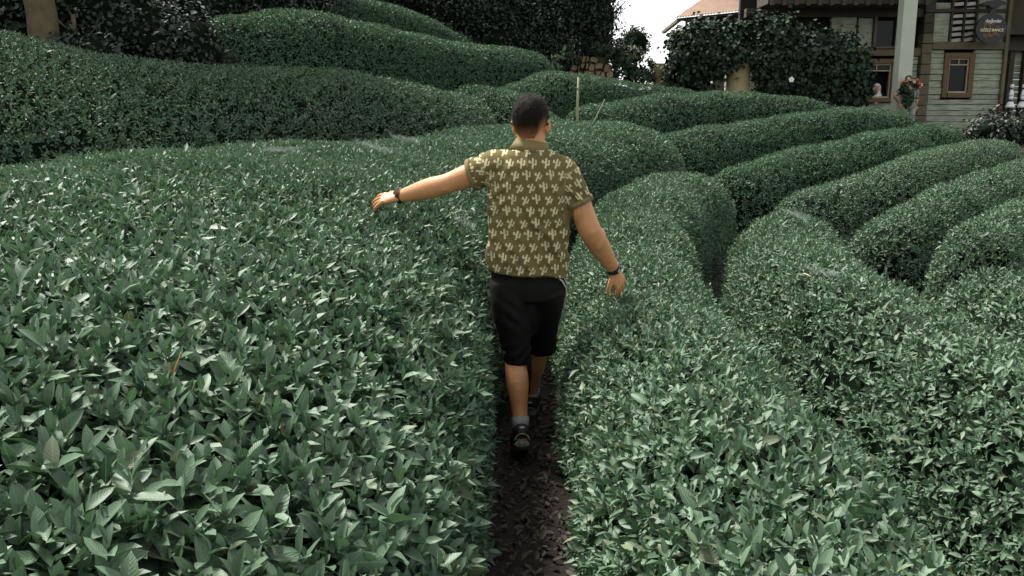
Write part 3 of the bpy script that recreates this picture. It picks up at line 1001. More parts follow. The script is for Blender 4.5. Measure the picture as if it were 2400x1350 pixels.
slab('post', 2091, 2096, 40, 113, HY - 0.05, HY + 0.2, 'midwood')


def window(x0, x1, y0, y1, fr, transom=None, mull=None, name='window'):
    w = MB()
    X0, X1, Z0, Z1 = hx(x0), hx(x1), hz(y1), hz(y0)
    w.box(X0, X0 + fr, HY - 0.09, HY + 0.2, Z0, Z1); w.box(X1 - fr, X1, HY - 0.09, HY + 0.2, Z0, Z1)
    w.box(X0 + fr, X1 - fr, HY - 0.088, HY + 0.2, Z1 - fr, Z1); w.box(X0 + fr, X1 - fr, HY - 0.12, HY + 0.2, Z0, Z0 + fr * 0.9)
    o = w.build(name, M['framewood'], house); bevel(o, 0.008, 1)
    s_ = 0.035
    a0, a1, b0, b1 = X0 + fr, X1 - fr, Z0 + fr * 0.9, Z1 - fr
    q = MB()
    q.box(a0, a0 + s_, HY - 0.03, HY + 0.02, b0, b1); q.box(a1 - s_, a1, HY - 0.03, HY + 0.02, b0, b1)
    q.box(a0 + s_, a1 - s_, HY - 0.028, HY + 0.02, b1 - s_, b1); q.box(a0 + s_, a1 - s_, HY - 0.05, HY + 0.02, b0, b0 + s_ * 1.2)
    if transom:
        zt = hz(transom); q.box(a0 + s_, a1 - s_, HY - 0.026, HY + 0.02, zt - 0.014, zt + 0.014)
        xm = (a0 + a1) / 2; q.box(xm - 0.012, xm + 0.012, HY - 0.024, HY + 0.02, zt + 0.014, b1 - s_)
    q.build('sash', M['sash'], o)
    return o, (a0 + s_, a1 - s_, b0 + s_ * 1.2, b1 - s_)


o, r = window(2206, 2277, 124, 229, 0.15, 152)
MB().box(r[0], r[1], HY + 0.03, HY + 0.04, r[2], r[3]).build('pane', M['glass'], o)
o, r = window(2006, 2096, 138, 240, 0.14, 166)
zt = hz(166)
MB().box(r[0], r[1], HY + 0.03, HY + 0.04, zt, r[3]).build('pane', M['glass'], o)
# upper dark window with shutter boards
o = slab('upper_window', 2044, 2091, 48, 113, HY + 0.1, HY + 0.14, 'glass')
slab('window_sill', 2040, 2095, 110, 114, HY - 0.16, HY - 0.052, 'midwood', o)
# lattice window of pale slats, some of them slipped
lw = MB()
lw.box(hx(2213.5), hx(2218), HY - 0.05, HY + 0.12, hz(99), hz(-20)); lw.box(hx(2243), hx(2247), HY - 0.05, HY + 0.12, hz(99), hz(-20)); lw.box(hx(2270), hx(2275), HY - 0.05, HY + 0.12, hz(99), hz(-20))
lo = lw.build('lattice_window', M['darkwood'], house)
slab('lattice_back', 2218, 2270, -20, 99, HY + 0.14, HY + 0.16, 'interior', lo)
for c_ in range(2):
    for k in range(9):
        yy = -18 + k * 14.2 + rs.uniform(-1, 1) - 2.0 * c_
        x0, x1 = (2219.5, 2241.5) if c_ == 0 else (2248.5, 2269)
        zc = hz(yy); X0, X1 = hx(x0), hx(x1)
        o = MB().box(-(X1 - X0) / 2, (X1 - X0) / 2, -0.02, 0.0, -0.048, 0.048).mesh('slat', M['lattice'])
        oo = bpy.data.objects.new('slat', o); oo.parent = lo; oo.matrix_parent_inverse = Matrix.Translation(-wloc(lo))
        oo.location = ((X0 + X1) / 2, HY + 0.02, zc); oo.rotation_euler = (R(-18), R(-4 - (k > 5) * rs.uniform(0, 6)), 0)
        link(oo)
# set-back bay to the right of the corner
root = house
y = 320
while y > -40:
    h = rs.uniform(13, 18)
    o = MB().box(hx(2347, 27.4), hx(2560, 27.4), 27.4 + rs.uniform(-.02, .02), 27.6, hz(y - 1, 27.4), hz(y - h, 27.4)).build('plank', M['plank'], house); bevel(o, 0.012, 1)
    y -= h
MB().box(hx(2345.5), hx(2345.5) + 0.15, HY + 0.25, 27.5, hz(320), hz(-150)).build('side_wall', M['darkwood'], house)
for x in (2357, 2391, 2425):
    MB().box(hx(x, 27.3), hx(x + 11, 27.3), 27.2, 27.385, hz(330, 27.3), hz(96, 27.3)).build('post', M['darkwood'], house)
slab('beam', 2349, 2560, 80, 112, 27.1, 27.36, 'darkwood')
slab('beam', 2349, 2560, -30, 76, 26.6, 27.3, 'darkwood')
# overhanging upper floor, in the dark above the vines, and the main roof
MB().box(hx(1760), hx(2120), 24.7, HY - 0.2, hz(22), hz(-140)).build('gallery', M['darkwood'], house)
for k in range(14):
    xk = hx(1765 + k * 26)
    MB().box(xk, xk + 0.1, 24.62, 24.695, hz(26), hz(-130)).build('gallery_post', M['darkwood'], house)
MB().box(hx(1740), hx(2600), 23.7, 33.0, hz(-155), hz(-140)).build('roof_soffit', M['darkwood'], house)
rm = MB()
zc = hz(-152)
x0, x1 = hx(1735), hx(2610)
rm.add([(x0, 23.5, zc), (x1, 23.5, zc), (x1, 28.5, zc + 2.4), (x0, 28.5, zc + 2.4), (x0, 33.5, zc), (x1, 33.5, zc)], [(0, 1, 2, 3), (3, 2, 5, 4), (0, 3, 4), (1, 5, 2)])
rm.build('roof', M['tile'], house)
# white column in front
cb = P(2128, 185, 24.0); ct = P(2132, 0, 24.0)
MB().box(ct[0] - 0.175, ct[0] + 0.175, 23.9, 24.25, gz(ct[0], 24) - 0.1, hz(-140) - 0.01).build('column', M['white'], house)

# wing with the tiled roof on the left
E0, E1, E2 = Vector(P(1551, 72, 34.4)), Vector(P(1587, 43, 30.0)), Vector(P(1745, 24, 28.0))
EZ = E1.z
for q in (E0, E2): q.z = EZ
dv = (E2 - E1).normalized(); E3 = E2 + dv * 1.2
inn = Vector((-dv.y, dv.x, 0)); inn = inn if inn.y > 0 else -inn
wing = MB()
ro = E1 + dv * 0.35 + inn * 0.7
re_ = E3 + inn * 0.7
back = inn * 5
wl0 = Vector((ro.x + 0.1, ro.y + 0.1, 0.6))
pts = [ro, re_, re_ + back, ro + back]
wing.add([(q.x, q.y, 0.9) for q in pts] + [(q.x, q.y, EZ - 0.06) for q in pts], [(0, 1, 5, 4), (1, 2, 6, 5), (2, 3, 7, 6), (3, 0, 4, 7)])
wing.build('wing_wall', M['darkwood'], house)
sv = MB()
sv.add([E1, E3, E3 + inn * 1.2, E1 + inn * 1.2, E1 + Vector((0, 0, -.07)), E3 + Vector((0, 0, -.07)), E3 + inn * 1.2 + Vector((0, 0, -.07)), E1 + inn * 1.2 + Vector((0, 0, -.07))],
       [(0, 1, 2, 3), (7, 6, 5, 4), (0, 4, 5, 1), (1, 5, 6, 2), (2, 6, 7, 3), (3, 7, 4, 0)])
sv.build('eave_board', M['darkwood'], house)
gb = MB()
w_ = Vector((0.12, -0.06, 0)); d_ = Vector((0, 0, -0.10))
gb.add([E0, E1, E1 + w_, E0 + w_, E0 + d_, E1 + d_, E1 + w_ + d_, E0 + w_ + d_], [(0, 1, 2, 3), (7, 6, 5, 4), (0, 4, 5, 1), (1, 5, 6, 2), (2, 6, 7, 3), (3, 7, 4, 0)])
gb.build('barge_board', M['midwood'], house)
sw_ = MB()
a_, b_ = E0 + Vector((0.25, -0.3, 0)), E1 + dv * 0.35 + inn * 0.7 + Vector((-0.02, 0, 0))
sw_.add([(a_.x, a_.y, 0.9), (b_.x, b_.y, 0.9), (b_.x, b_.y, EZ - 0.08), (a_.x, a_.y, EZ - 0.08), (a_.x + .2, a_.y + .1, 0.9), (b_.x + .2, b_.y + .1, 0.9), (b_.x + .2, b_.y + .1, EZ - 0.08), (a_.x + .2, a_.y + .1, EZ - 0.08)],
        [(0, 1, 2, 3), (7, 6, 5, 4), (0, 3, 7, 4), (1, 5, 6, 2), (3, 2, 6, 7)])
sw_.build('wing_wall', M['plank'], house)
q0 = E1 + inn * 0.5 + dv * 0.1
MB().tube([(q0.x - 0.1, q0.y, EZ - 0.1), (q0.x - 0.1, q0.y, 1.0)], [0.045, 0.045], 10).build('downpipe', M['white'], house, True)
# clay pantiles: rounded rows running up the slope
slope = R(27)
ups = inn * math.cos(slope) + Vector((0, 0, math.sin(slope)))
nr_ = dv.cross(ups); nr_ = nr_ if nr_.z > 0 else -nr_
LEN = (E3 - E1).length
NT_ = int(LEN / 0.11)
tv, tf = [], []
steps = 14
for k in range(NT_):
    for sidx in range(6):
        a = math.pi * sidx / 5
        for st in range(steps + 1):
            f_ = st / steps * 4.2
            lift = 0.02 * (1 - (st % 2))
            q = E1 + dv * ((k + 0.5) * LEN / NT_ - math.cos(a) * LEN / NT_ / 2) + ups * (f_ - 0.12) + nr_ * (0.03 + 0.045 * math.sin(a) + lift)
            tv.append(q)
base_i = 0
for k in range(NT_):
    for sidx in range(5):
        for st in range(steps):
            i0 = (k * 6 + sidx) * (steps + 1) + st
            tf.append((i0, i0 + 1, i0 + steps + 2, i0 + steps + 1))
mb = MB(); mb.add(tv, tf); mb.build('roof_tile', M['tile'], house, True, 'stuff')

# ------------------------------------------------------------------ sign on the wall
def text(name, body, size, loc, mat, parent, ext=0.004, bold=False, shear=0.0):
    cu = bpy.data.curves.new(name, 'FONT')
    cu.body = body; cu.size = size; cu.extrude = ext; cu.align_x = 'CENTER'; cu.align_y = 'CENTER'; cu.shear = shear
    if bold: cu.offset = size * 0.018
    cu.materials.append(mat)
    tmp = link(bpy.data.objects.new(name, cu))
    dg = bpy.context.evaluated_depsgraph_get(); dg.update()
    me = bpy.data.meshes.new_from_object(tmp.evaluated_get(dg))
    bpy.data.objects.remove(tmp)
    o = bpy.data.objects.new(name, me)
    o.parent = parent; o.matrix_parent_inverse = Matrix.Translation(-wloc(parent))
    o.location = loc; o.rotation_euler = (math.pi / 2, 0, 0)
    return link(o)


M['signblack'] = simple('black_sign', (0.008, 0.008, 0.009), 0.5, 0.3, 4)
M['signorange'] = simple('orange_print', (0.16, 0.075, 0.02), 0.6, 0.5, 14)
M['letterwhite'] = simple('pale_letters', (0.72, 0.78, 0.70), 0.6, 0.05, 4)
M['letteryellow'] = simple('cream_letters', (0.80, 0.72, 0.42), 0.6, 0.05, 4)
SY = 25.4
scx, scz = hx(2311, SY), hz(66, SY)
sign = thing('shop_sign', 'black shield-shaped hanging sign with pale Turkish lettering and an orange motif', 'sign', (scx, SY, scz))
k_ = SY / 2078.0
outline = [(35 * math.cos(a) * (1 - 0.06 * math.sin(a)), 33 * math.sin(a)) for a in np.linspace(-math.pi / 2, math.pi * 0.41, 16)]
outline += [(7, 35), (6, 41), (-6, 41), (-7, 35)]
outline += [(-x, y) for x, y in reversed(outline[1:16])]
mb = MB()
N_ = len(outline)
mb.add([(scx + x * k_, SY, scz + y * k_) for x, y in outline] + [(scx + x * k_, SY + 0.08, scz + y * k_) for x, y in outline],
       [tuple(range(N_)), tuple(reversed(range(N_, 2 * N_)))] + [(i, i + N_, (i + 1) % N_ + N_, (i + 1) % N_) for i in range(N_)])
mb.build('board', M['signblack'], sign)
mb = MB()                                                    # bracket and hat-like lamp over the sign
ob = [(-30, 50), (-12, 49), (-8, 44), (10, 44), (14, 50), (30, 52), (22, 57), (6, 62), (-8, 60), (-22, 55)]
mb.add([(scx + x * k_, SY - 0.05, scz + y * k_) for x, y in ob] + [(scx + x * k_, SY + 0.2, scz + y * k_) for x, y in ob],
       [tuple(range(len(ob))), tuple(reversed(range(len(ob), 2 * len(ob))))] + [(i, i + len(ob), (i + 1) % len(ob) + len(ob), (i + 1) % len(ob)) for i in range(len(ob))])
mb.box(scx - 0.04, scx + 0.04, SY + 0.01, SY + 0.08, scz + 39 * k_, scz + 45 * k_)
mb.box(scx - 0.03, scx + 0.03, SY + 0.1, HY + 0.02, scz + 52 * k_, scz + 57 * k_)
mb.build('sign_lamp', M['signblack'], sign)
mb = MB()
orn = random.Random(5)
for cy_, n_ in ((8, 22), (-14, 22)):
    for i in range(n_):
        a0 = orn.uniform(0, 6.28); rr_ = orn.uniform(0.02, 0.05); cx_ = scx + orn.uniform(-17, 17) * k_; cz_ = scz + (cy_ + orn.uniform(-6, 5)) * k_
        mb.add([(cx_ + rr_ * math.cos(a0 + j * 2.1), SY - 0.004 - 0.0003 * i, cz_ + rr_ * math.sin(a0 + j * 2.1)) for j in range(3)], [(0, 1, 2)])
mb.build('orange_motif', M['signorange'], sign)
text('lettering', 'do\u011fanlar', 0.125, (scx + 0.02, SY - 0.006, scz + 15.5 * k_), M['letterwhite'], sign, shear=0.25, bold=True)
text('lettering', 'G\u0130ZL\u0130 BAH\u00c7E', 0.105, (scx, SY - 0.012, scz - 4.5 * k_), M['letteryellow'], sign, shear=0.2, bold=True)

# white ornamental posts at the right edge
M['postwhite'] = simple('white_gloss', (0.78, 0.80, 0.78), 0.35, 0.05, 4)
for px, lab in ((2362, 'white and black turned ornament on a dark post, left of two at the right edge'), (2390, 'white and black turned ornament on a dark post, right of two at the right edge')):
    Y = 25.2
    bx, by, bz = on_ground(px, Y)
    root = thing('garden_ornament', lab, 'ornament', (bx, by, bz), 'turned white ornaments by the house')
    q = lambda py: P(px, py, Y)[2]
    prof = [(265, .05), (258, .09), (252, .05)]
    MB().tube([(bx, by, bz - 0.1), (bx, by, q(262))], [0.05, 0.05], 10).build('stand', M['signblack'], root, True)
    MB().tube([(bx, by, q(260)), (bx, by, q(253))], [0.085, 0.07], 14).build('base', M['signblack'], root, True)
    MB().tube([(bx, by, q(252)), (bx, by, q(248)), (bx, by, q(242)), (bx, by, q(238))], [0.13, 0.12, 0.085, 0.06], 14).build('bell', M['postwhite'], root, True)
    MB().tube([(bx, by, q(238)), (bx, by, q(231))], [0.035, 0.035], 10).build('neck', M['signblack'], root, True)
    MB().ball((bx, by, q(229)), 0.065, 12, 8).build('knob', M['postwhite'], root, True)
    MB().tube([(bx, by, q(225)), (bx, by, q(220)), (bx, by, q(210))], [0.065, 0.06, 0.030], 12).build('spindle', M['postwhite'], root, True)
    MB().ball((bx, by, q(202)), 0.055, 12, 8).build('finial', M['postwhite'], root, True)
    MB().tube([(bx, by, q(209)), (bx, by, q(205))], [0.018, 0.018], 8).build('neck', M['signblack'], root, True)

# stakes among the hedges
M['stake'] = simple('pale_bamboo', (0.27, 0.25, 0.14), 0.7, 0.25, 12)
M['greenstick'] = simple('green_stick', (0.14, 0.17, 0.09), 0.7, 0.25, 12)
b = P(1352, 300, 12.6); tp = P(1356, 181, 12.6)
root = thing('wooden_stake', 'tall pale wooden stake standing upright between hedges right of the man\'s head', 'stake', (b[0], b[1], gz(b[0], b[1])))
MB().tube([(b[0], b[1], gz(b[0], b[1]) - 0.1), tuple((b + tp) / 2), tuple(tp)], [0.018, 0.017, 0.014], 8).build('shaft', M['stake'], root, True)
MB().tube([tuple(P(1354, 208, 12.58)), tuple(P(1349, 205, 12.5))], [0.016, 0.008], 6).build('twig_stub', M['stake'], root)
b = P(1380, 310, 12.9); tp = P(1418, 232, 12.9)
root = thing('leaning_stick', 'thin greenish stick leaning right beside the tall pale stake', 'stick', (b[0], b[1], gz(b[0], b[1])))
b2 = b + (b - tp) * 0.9
MB().tube([tuple(b2), tuple(b), tuple(tp)], [0.012, 0.011, 0.007], 7).build('shaft', M['greenstick'], root, True)

# cobwebs stretched over the clipped tops
t = NT('cobweb')
t.set(Base_Color=(0.30, 0.36, 0.31), Roughness=0.9)
M['web'] = t.m


def surf_hit(px, py):
    """first hedge crest surface point under a photograph pixel"""
    best = None
    dirv = FWD + (px - 1200) / FPX * np.array([1, 0, 0]) + (675 - py) / FPX * UPV
    for H in HEDGES:
        g, n_ = hedge_surface(H['sp'], H['n_exp'], 0.0, H['seed'], H['caps'])
        q = g.reshape(-1, 3); w = q - CAM
        dd = dirv / np.linalg.norm(dirv)
        tt = w @ dd
        off = np.linalg.norm(w - tt[:, None] * dd, axis=1)
        k = np.where((off < 0.09) & (tt > 0))[0]
        if len(k):
            kk = k[np.argmin(tt[k])]
            if best is None or tt[kk] < best[0]: best = (tt[kk], CAM + dd * tt[kk], n_.reshape(-1, 3)[kk])
    return best


webs = [((832, 346), (918, 372), 'long pale cobweb on the hedge top above the man\'s watch hand'), ((912, 330), (978, 346), 'short pale cobweb on the hedge top left of the man\'s neck'),
        ((1060, 525), (1110, 553), 'faint cobweb on hedge leaves below the outstretched arm'), ((1836, 503), (1890, 528), 'faint cobweb on the far end of the hedge between dirt gaps'), ((1875, 640), (1965, 665), 'long faint cobweb across the hedge between dirt gaps'),
        ((610, 367), (700, 372), 'pale cobweb strands at the far edge of the big-leaved hedge')]
wr_ = random.Random(9)
for (p0, p1, lab) in webs:
    h0, h1 = surf_hit(*p0), surf_hit(*p1)
    if h0 is None or h1 is None: continue
    a_, b_ = Vector(h0[1]) + Vector((0, 0, 0.05)), Vector(h1[1]) + Vector((0, 0, 0.05))
    ax = b_ - a_; sd_ = ax.cross(Vector((0, 0, 1))).normalized() * 0.06
    mb = MB()
    for i in range(90):
        f0 = wr_.random(); f1 = min(1, f0 + wr_.uniform(0.1, 0.4))
        q0 = a_ + ax * f0 + sd_ * wr_.gauss(0, 0.5) + Vector((0, 0, wr_.uniform(-.015, .02))); q1 = a_ + ax * f1 + sd_ * wr_.gauss(0, 0.5) + Vector((0, 0, wr_.uniform(-.015, .02)))
        mb.tube([q0, (q0 + q1) / 2 - Vector((0, 0, 0.008)), q1], [0.00045, 0.00045, 0.00045], 3)
    o = mb.build('cobweb', M['web'])
    tag(o, lab, 'cobweb', 'cobwebs on the hedge tops')

# red-brown shoot in the foreground hedge and a pale dead leaf further right
h = surf_hit(405, 890)
if h:
    c_ = Vector(h[1]); M['redstem'] = simple('red_brown_stem', (0.30, 0.12, 0.04), 0.6, 0.3, 30)
    root = thing('reddish_shoot', 'thin reddish brown forked shoot sticking up from the big-leaved hedge', 'twig', c_)
    MB().tube([c_ + Vector((-.02, 0, -.10)), c_ + Vector((-.005, 0, 0.0)), c_ + Vector((0.025, 0.01, 0.075))], [0.003, 0.0026, 0.0015], 6).build('stem', M['redstem'], root, True)
    MB().tube([c_ + Vector((-.005, 0, 0.0)), c_ + Vector((-0.002, -0.01, 0.05))], [0.003, 0.0015], 6).build('side_stem', M['redstem'], root, True)
h = surf_hit(1880, 660)
if h:
    c_ = Vector(h[1]) + Vector((0, 0, 0.05))
    M['deadleaf'] = simple('dead_leaf', (0.55, 0.52, 0.26), 0.7, 0.2, 20)
    T, U, tris = LOD[3]
    one = np.ones(1)
    v = leaf_verts(T, U, np.array([c_]), np.array([[0.96, 0.1, -0.25]]), np.array([[0.0, 0.9, 0.3]]), np.array([[0.2, -0.3, 0.93]]), one * 0.075, one * 0.012, one * 0.2, one * 0.3)
    tag(put('dead_leaf', mesh_np('dead_leaf', v[0], tris, M['deadleaf'])), 'single pale yellow dead leaf lying on the hedge between dirt gaps', 'leaf')
# white flowers in the vines
M['petal'] = simple('white_petal', (0.85, 0.86, 0.82), 0.5, 0.04, 5)
for px, py, lab, r_ in ((1855, 187, 'white five-petalled flower in the climbing vine', 0.065), (1668, 193, 'tiny white flower at the foot of the left climbing vine', 0.03)):
    c_ = P(px, py, 22.2)
    root = thing('white_flower', lab, 'flower', c_)
    for k in range(5):
        a = k * 1.2566 + 0.3
        MB().ball((c_[0] + math.cos(a) * r_ * 0.6, c_[1] - 0.01 * (k % 2), c_[2] + math.sin(a) * r_ * 0.6), (r_ * 0.5, r_ * 0.2, r_ * 0.5), 8, 5).build('petal', M['petal'], root, True)
    MB().ball((c_[0], c_[1] - 0.02, c_[2]), r_ * 0.2, 8, 5).build('flower_centre', M['letteryellow'], root, True)
    MB().tube([tuple(c_ + np.array([0, .02, 0])), tuple(c_ + np.array([0.05, 0.35, -0.15]))], [0.008, 0.01], 5).build('flower_stalk', M['greenstick'], root)
# ------------------------------------------------------------------ people
def remeshed(mb, voxel, smooth=3, name='body'):
    me = mb.mesh('tmp_' + name, None)
    o = bpy.data.objects.new('tmp_' + name, me); link(o)
    md = o.modifiers.new('r', 'REMESH'); md.mode = 'VOXEL'; md.voxel_size = voxel; md.adaptivity = 0
    if smooth:
        ms = o.modifiers.new('s', 'SMOOTH'); ms.iterations = smooth; ms.factor = 0.5
    dg = bpy.context.evaluated_depsgraph_get(); dg.update()
    out = bpy.data.meshes.new_from_object(o.evaluated_get(dg))
    bpy.data.objects.remove(o); bpy.data.meshes.remove(me)
    out.name = name
    return out


def coords(me):
    a = np.empty(len(me.vertices) * 3, np.float32); me.vertices.foreach_get('co', a)
    return a.reshape(-1, 3).astype(float)


def normals(me):
    a = np.empty(len(me.vertices) * 3, np.float32); me.vertices.foreach_get('normal', a)
    return a.reshape(-1, 3).astype(float)


def set_coords(me, c):
    me.vertices.foreach_set('co', np.ascontiguousarray(c, np.float32).ravel()); me.update()


def fattr(me, name, vals):
    vals = np.asarray(vals, np.float32)
    if vals.ndim == 1:
        a = me.attributes.new(name, 'FLOAT', 'POINT'); a.data.foreach_set('value', vals)
    else:
        a = me.attributes.new(name, 'FLOAT_VECTOR', 'POINT'); a.data.foreach_set('vector', vals.ravel())


def smooth_shade(me):
    me.polygons.foreach_set('use_smooth', [True] * len(me.polygons))


def cut_faces(me, keepfn):
    """drop the faces whose centre fails keepfn (used to open hems and cuffs)"""
    bm = bmesh.new(); bm.from_mesh(me)
    kill = [f for f in bm.faces if not keepfn(f.calc_center_median(), f.normal)]
    bmesh.ops.delete(bm, geom=kill, context='FACES')
    bm.to_mesh(me); bm.free(); me.update()


def solid(o, th=0.003):
    m = o.modifiers.new('thickness', 'SOLIDIFY'); m.thickness = th; m.offset = -1


def limb(mb, pts, rad, n=18, rad2=None, side=None, sub=4):
    """smooth tube through joints"""
    pts = [np.array(p, float) for p in pts]
    rad2 = rad2 or rad
    arr = [np.concatenate([p, [r, r2]]) for p, r, r2 in zip(pts, rad, rad2)]
    ext = [2 * arr[0] - arr[1]] + arr + [2 * arr[-1] - arr[-2]]
    out = []
    for i in range(1, len(ext) - 2):
        p0, p1, p2, p3 = ext[i - 1:i + 3]
        for t_ in np.arange(sub) / sub:
            out.append(0.5 * ((2 * p1) + (-p0 + p2) * t_ + (2 * p0 - 5 * p1 + 4 * p2 - p3) * t_ ** 2 + (-p0 + 3 * p1 - 3 * p2 + p3) * t_ ** 3))
    out.append(arr[-1])
    mb.tube([o[:3] for o in out], [max(0.003, o[3]) for o in out], n, [max(0.003, o[4]) for o in out], side)
    mb.ball(out[0][:3], min(out[0][3], out[0][4]) * 0.96, 12, 8); mb.ball(out[-1][:3], min(out[-1][3], out[-1][4]) * 0.96, 12, 8)


def hand(mb, wrist, direc, back, thumb_side, size=0.19, spread=(0.22, 0.07, -0.08, -0.24), curl=0.35):
    """palm, four unequal bent fingers, thumb from the side of the palm"""
    d = Vector(direc).normalized(); b = Vector(back); b = (b - d * b.dot(d)).normalized()
    s = d.cross(b)
    if s.dot(Vector(thumb_side)) < 0: s = -s
    w = Vector(wrist); k = size / 0.19
    pal = w + d * 0.05 * k
    rot = Matrix((s, d, b)).transposed()
    mb.tube([w - d * 0.015 * k, w + d * 0.02 * k, w + d * 0.06 * k, w + d * 0.095 * k], [0.029 * k, 0.033 * k, 0.042 * k, 0.040 * k], 16, [0.022 * k, 0.019 * k, 0.016 * k, 0.0125 * k], s)
    mb.ball(w + d * 0.045 * k + s * 0.018 * k - b * 0.008 * k, (0.022 * k, 0.035 * k, 0.017 * k), 12, 8, rot)
    for i, (off, ln) in enumerate(((0.030, 0.078), (0.010, 0.086), (-0.011, 0.080), (-0.031, 0.062))):
        k0 = w + d * (0.092 - 0.004 * abs(i - 1)) * k + s * off * k
        a = spread[i]
        fd = (d * math.cos(a) + s * math.sin(a)).normalized()
        pts = [k0 - fd * 0.02 * k, k0]; p_ = k0; ang = 0.12
        for seg, fr in enumerate((0.45, 0.31, 0.24)):
            ang += curl * (0.5, 1.0, 0.7)[seg] * (1 + 0.15 * i)
            p_ = p_ + (fd * math.cos(ang) - b * math.sin(ang)) * ln * fr * k
            pts.append(p_)
        limb(mb, pts, [0.0095 * k, 0.0100 * k, 0.0088 * k, 0.0080 * k, 0.0062 * k], 10, sub=3)
        mb.ball(k0 + b * 0.002 * k, 0.0108 * k, 10, 6)
    t0 = w + d * 0.03 * k + s * 0.028 * k - b * 0.004 * k
    t1 = t0 + (d * 0.66 + s * 0.68 - b * 0.25).normalized() * 0.040 * k
    t2 = t1 + (d * 0.86 + s * 0.42 - b * 0.28).normalized() * 0.033 * k
    t3 = t2 + (d * 0.95 + s * 0.15 - b * 0.35).normalized() * 0.024 * k
    limb(mb, [t0, t1, t2, t3], [0.0135 * k, 0.0118 * k, 0.0100 * k, 0.0072 * k], 10, sub=3)


def head_shape(mb, c, yaw, k=1.0, pitch=0.0):
    """skull, jaw, nose, brow, lips, ears; the face looks along +Y before yaw"""
    rot = Matrix.Rotation(yaw, 3, 'Z') @ Matrix.Rotation(pitch, 3, 'X')
    c = Vector(c)
    L = lambda x, y, z: c + rot @ Vector((x * k, y * k, z * k))
    B = lambda p, r, extra=None: mb.ball(L(*p), (r[0] * k, r[1] * k, r[2] * k), 20, 14, rot @ extra if extra else rot)
    B((0, -0.012, 0.012), (0.077, 0.095, 0.098))
    B((0, 0.025, -0.035), (0.066, 0.072, 0.085))
    B((0, 0.052, -0.078), (0.047, 0.045, 0.040))
    B((0, 0.080, -0.104), (0.022, 0.018, 0.016))
    B((0, 0.078, 0.012), (0.050, 0.018, 0.014))
    mb.tube([L(0, 0.088, 0.008), L(0, 0.108, -0.035), L(0, 0.098, -0.046)], [0.009 * k, 0.014 * k, 0.012 * k], 10)
    B((0, 0.094, -0.069), (0.024, 0.010, 0.007)); B((0, 0.092, -0.079), (0.021, 0.010, 0.007))
    for sx in (-1, 1):
        B((sx * 0.045, 0.055, -0.035), (0.022, 0.024, 0.022))
        er = Matrix.Rotation(sx * -0.38, 3, 'Z') @ Matrix.Rotation(-0.15, 3, 'X')
        B((sx * 0.083, -0.006, -0.022), (0.009, 0.021, 0.033), er)
        B((sx * 0.087, -0.017, -0.008), (0.006, 0.010, 0.020), er)
        B((sx * 0.078, 0.002, -0.050), (0.008, 0.010, 0.012))
    return L, rot


# materials ----------------------------------------------------------
def skin_mat(name, col, red):
    t = NT(name)
    f = t.noise(42, 5, 0.7); f2 = t.noise(9, 4)
    c = t.mix(f, tuple(x * 0.70 for x in col), tuple(min(1, x * 1.22) for x in col))
    c = t.mix(t.math('MULTIPLY', f2, 0.7), c, red)
    t.set(Base_Color=c, Roughness=0.48)
    t.b.inputs['Subsurface Weight'].default_value = 0.12
    t.b.inputs['Subsurface Radius'].default_value = (0.012, 0.005, 0.003)
    t.bump(t.noise(95, 5, 0.7), 0.35, 0.003)
    return t.m


M['skin'] = skin_mat('tanned_skin', (0.57, 0.295, 0.13), (0.46, 0.165, 0.065))
M['skin2'] = skin_mat('light_skin', (0.50, 0.32, 0.22), (0.50, 0.24, 0.15))

t = NT('short_dark_hair')
fd = t.node('ShaderNodeAttribute', attribute_name='fade'); ti = t.node('ShaderNodeAttribute', attribute_name='tint')
mp = t.node('ShaderNodeMapping'); mp.inputs['Scale'].default_value = (260, 260, 60); tc = t.node('ShaderNodeTexCoord'); t.l.new(tc.outputs['Object'], mp.inputs['Vector'])
nz = t.noise(1.0, 4, 0.6, mp.outputs['Vector'])
c = t.mix(t.math('ADD', t.math('MULTIPLY', nz, 0.6), t.math('MULTIPLY', ti.outputs['Fac'], 0.4)), (0.003, 0.0022, 0.0014), (0.017, 0.012, 0.006))
fn = t.math('ADD', fd.outputs['Fac'], t.math('MULTIPLY', t.math('SUBTRACT', nz, 0.5), 0.8), None, True)
c = t.mix(t.math('MULTIPLY', fn, fd.outputs['Fac'], None, True), c, (0.44, 0.20, 0.09))
t.set(Base_Color=c, Roughness=0.65); t.b.inputs['Specular IOR Level'].default_value = 0.08; t.bump(nz, 0.6, 0.004)
M['hair'] = t.m

# olive cloth with a repeated cactus print
t = NT('olive_cactus_print')
uv = t.node('ShaderNodeAttribute', attribute_name='print_uv')
pr = t.node('ShaderNodeAttribute', attribute_name='print_on')
sx = t.node('ShaderNodeSeparateXYZ'); t.l.new(uv.outputs['Vector'], sx.inputs[0])
CW, CH = 0.0565, 0.056
u = t.math('DIVIDE', sx.outputs[0], CW); v = t.math('DIVIDE', sx.outputs[1], CH)
row = t.math('FLOOR', v)
u = t.math('ADD', u, t.math('MULTIPLY', row, 0.43))
colx = t.math('FLOOR', u)
wnz = t.node('ShaderNodeTexWhiteNoise'); wnz.noise_dimensions = '2D'
cb_ = t.node('ShaderNodeCombineXYZ'); t.l.new(colx, cb_.inputs[0]); t.l.new(row, cb_.inputs[1]); t.l.new(cb_.outputs[0], wnz.inputs['Vector'])
ja = t.math('SUBTRACT', wnz.outputs['Value'], 0.5)
lx_ = t.math('MULTIPLY', t.math('SUBTRACT', t.math('FRACT', u), 0.5), CW * 100)
ly_ = t.math('MULTIPLY', t.math('SUBTRACT', t.math('FRACT', v), 0.5), CH * 100)
ly_ = t.math('ADD', ly_, t.math('MULTIPLY', ja, 0.9))
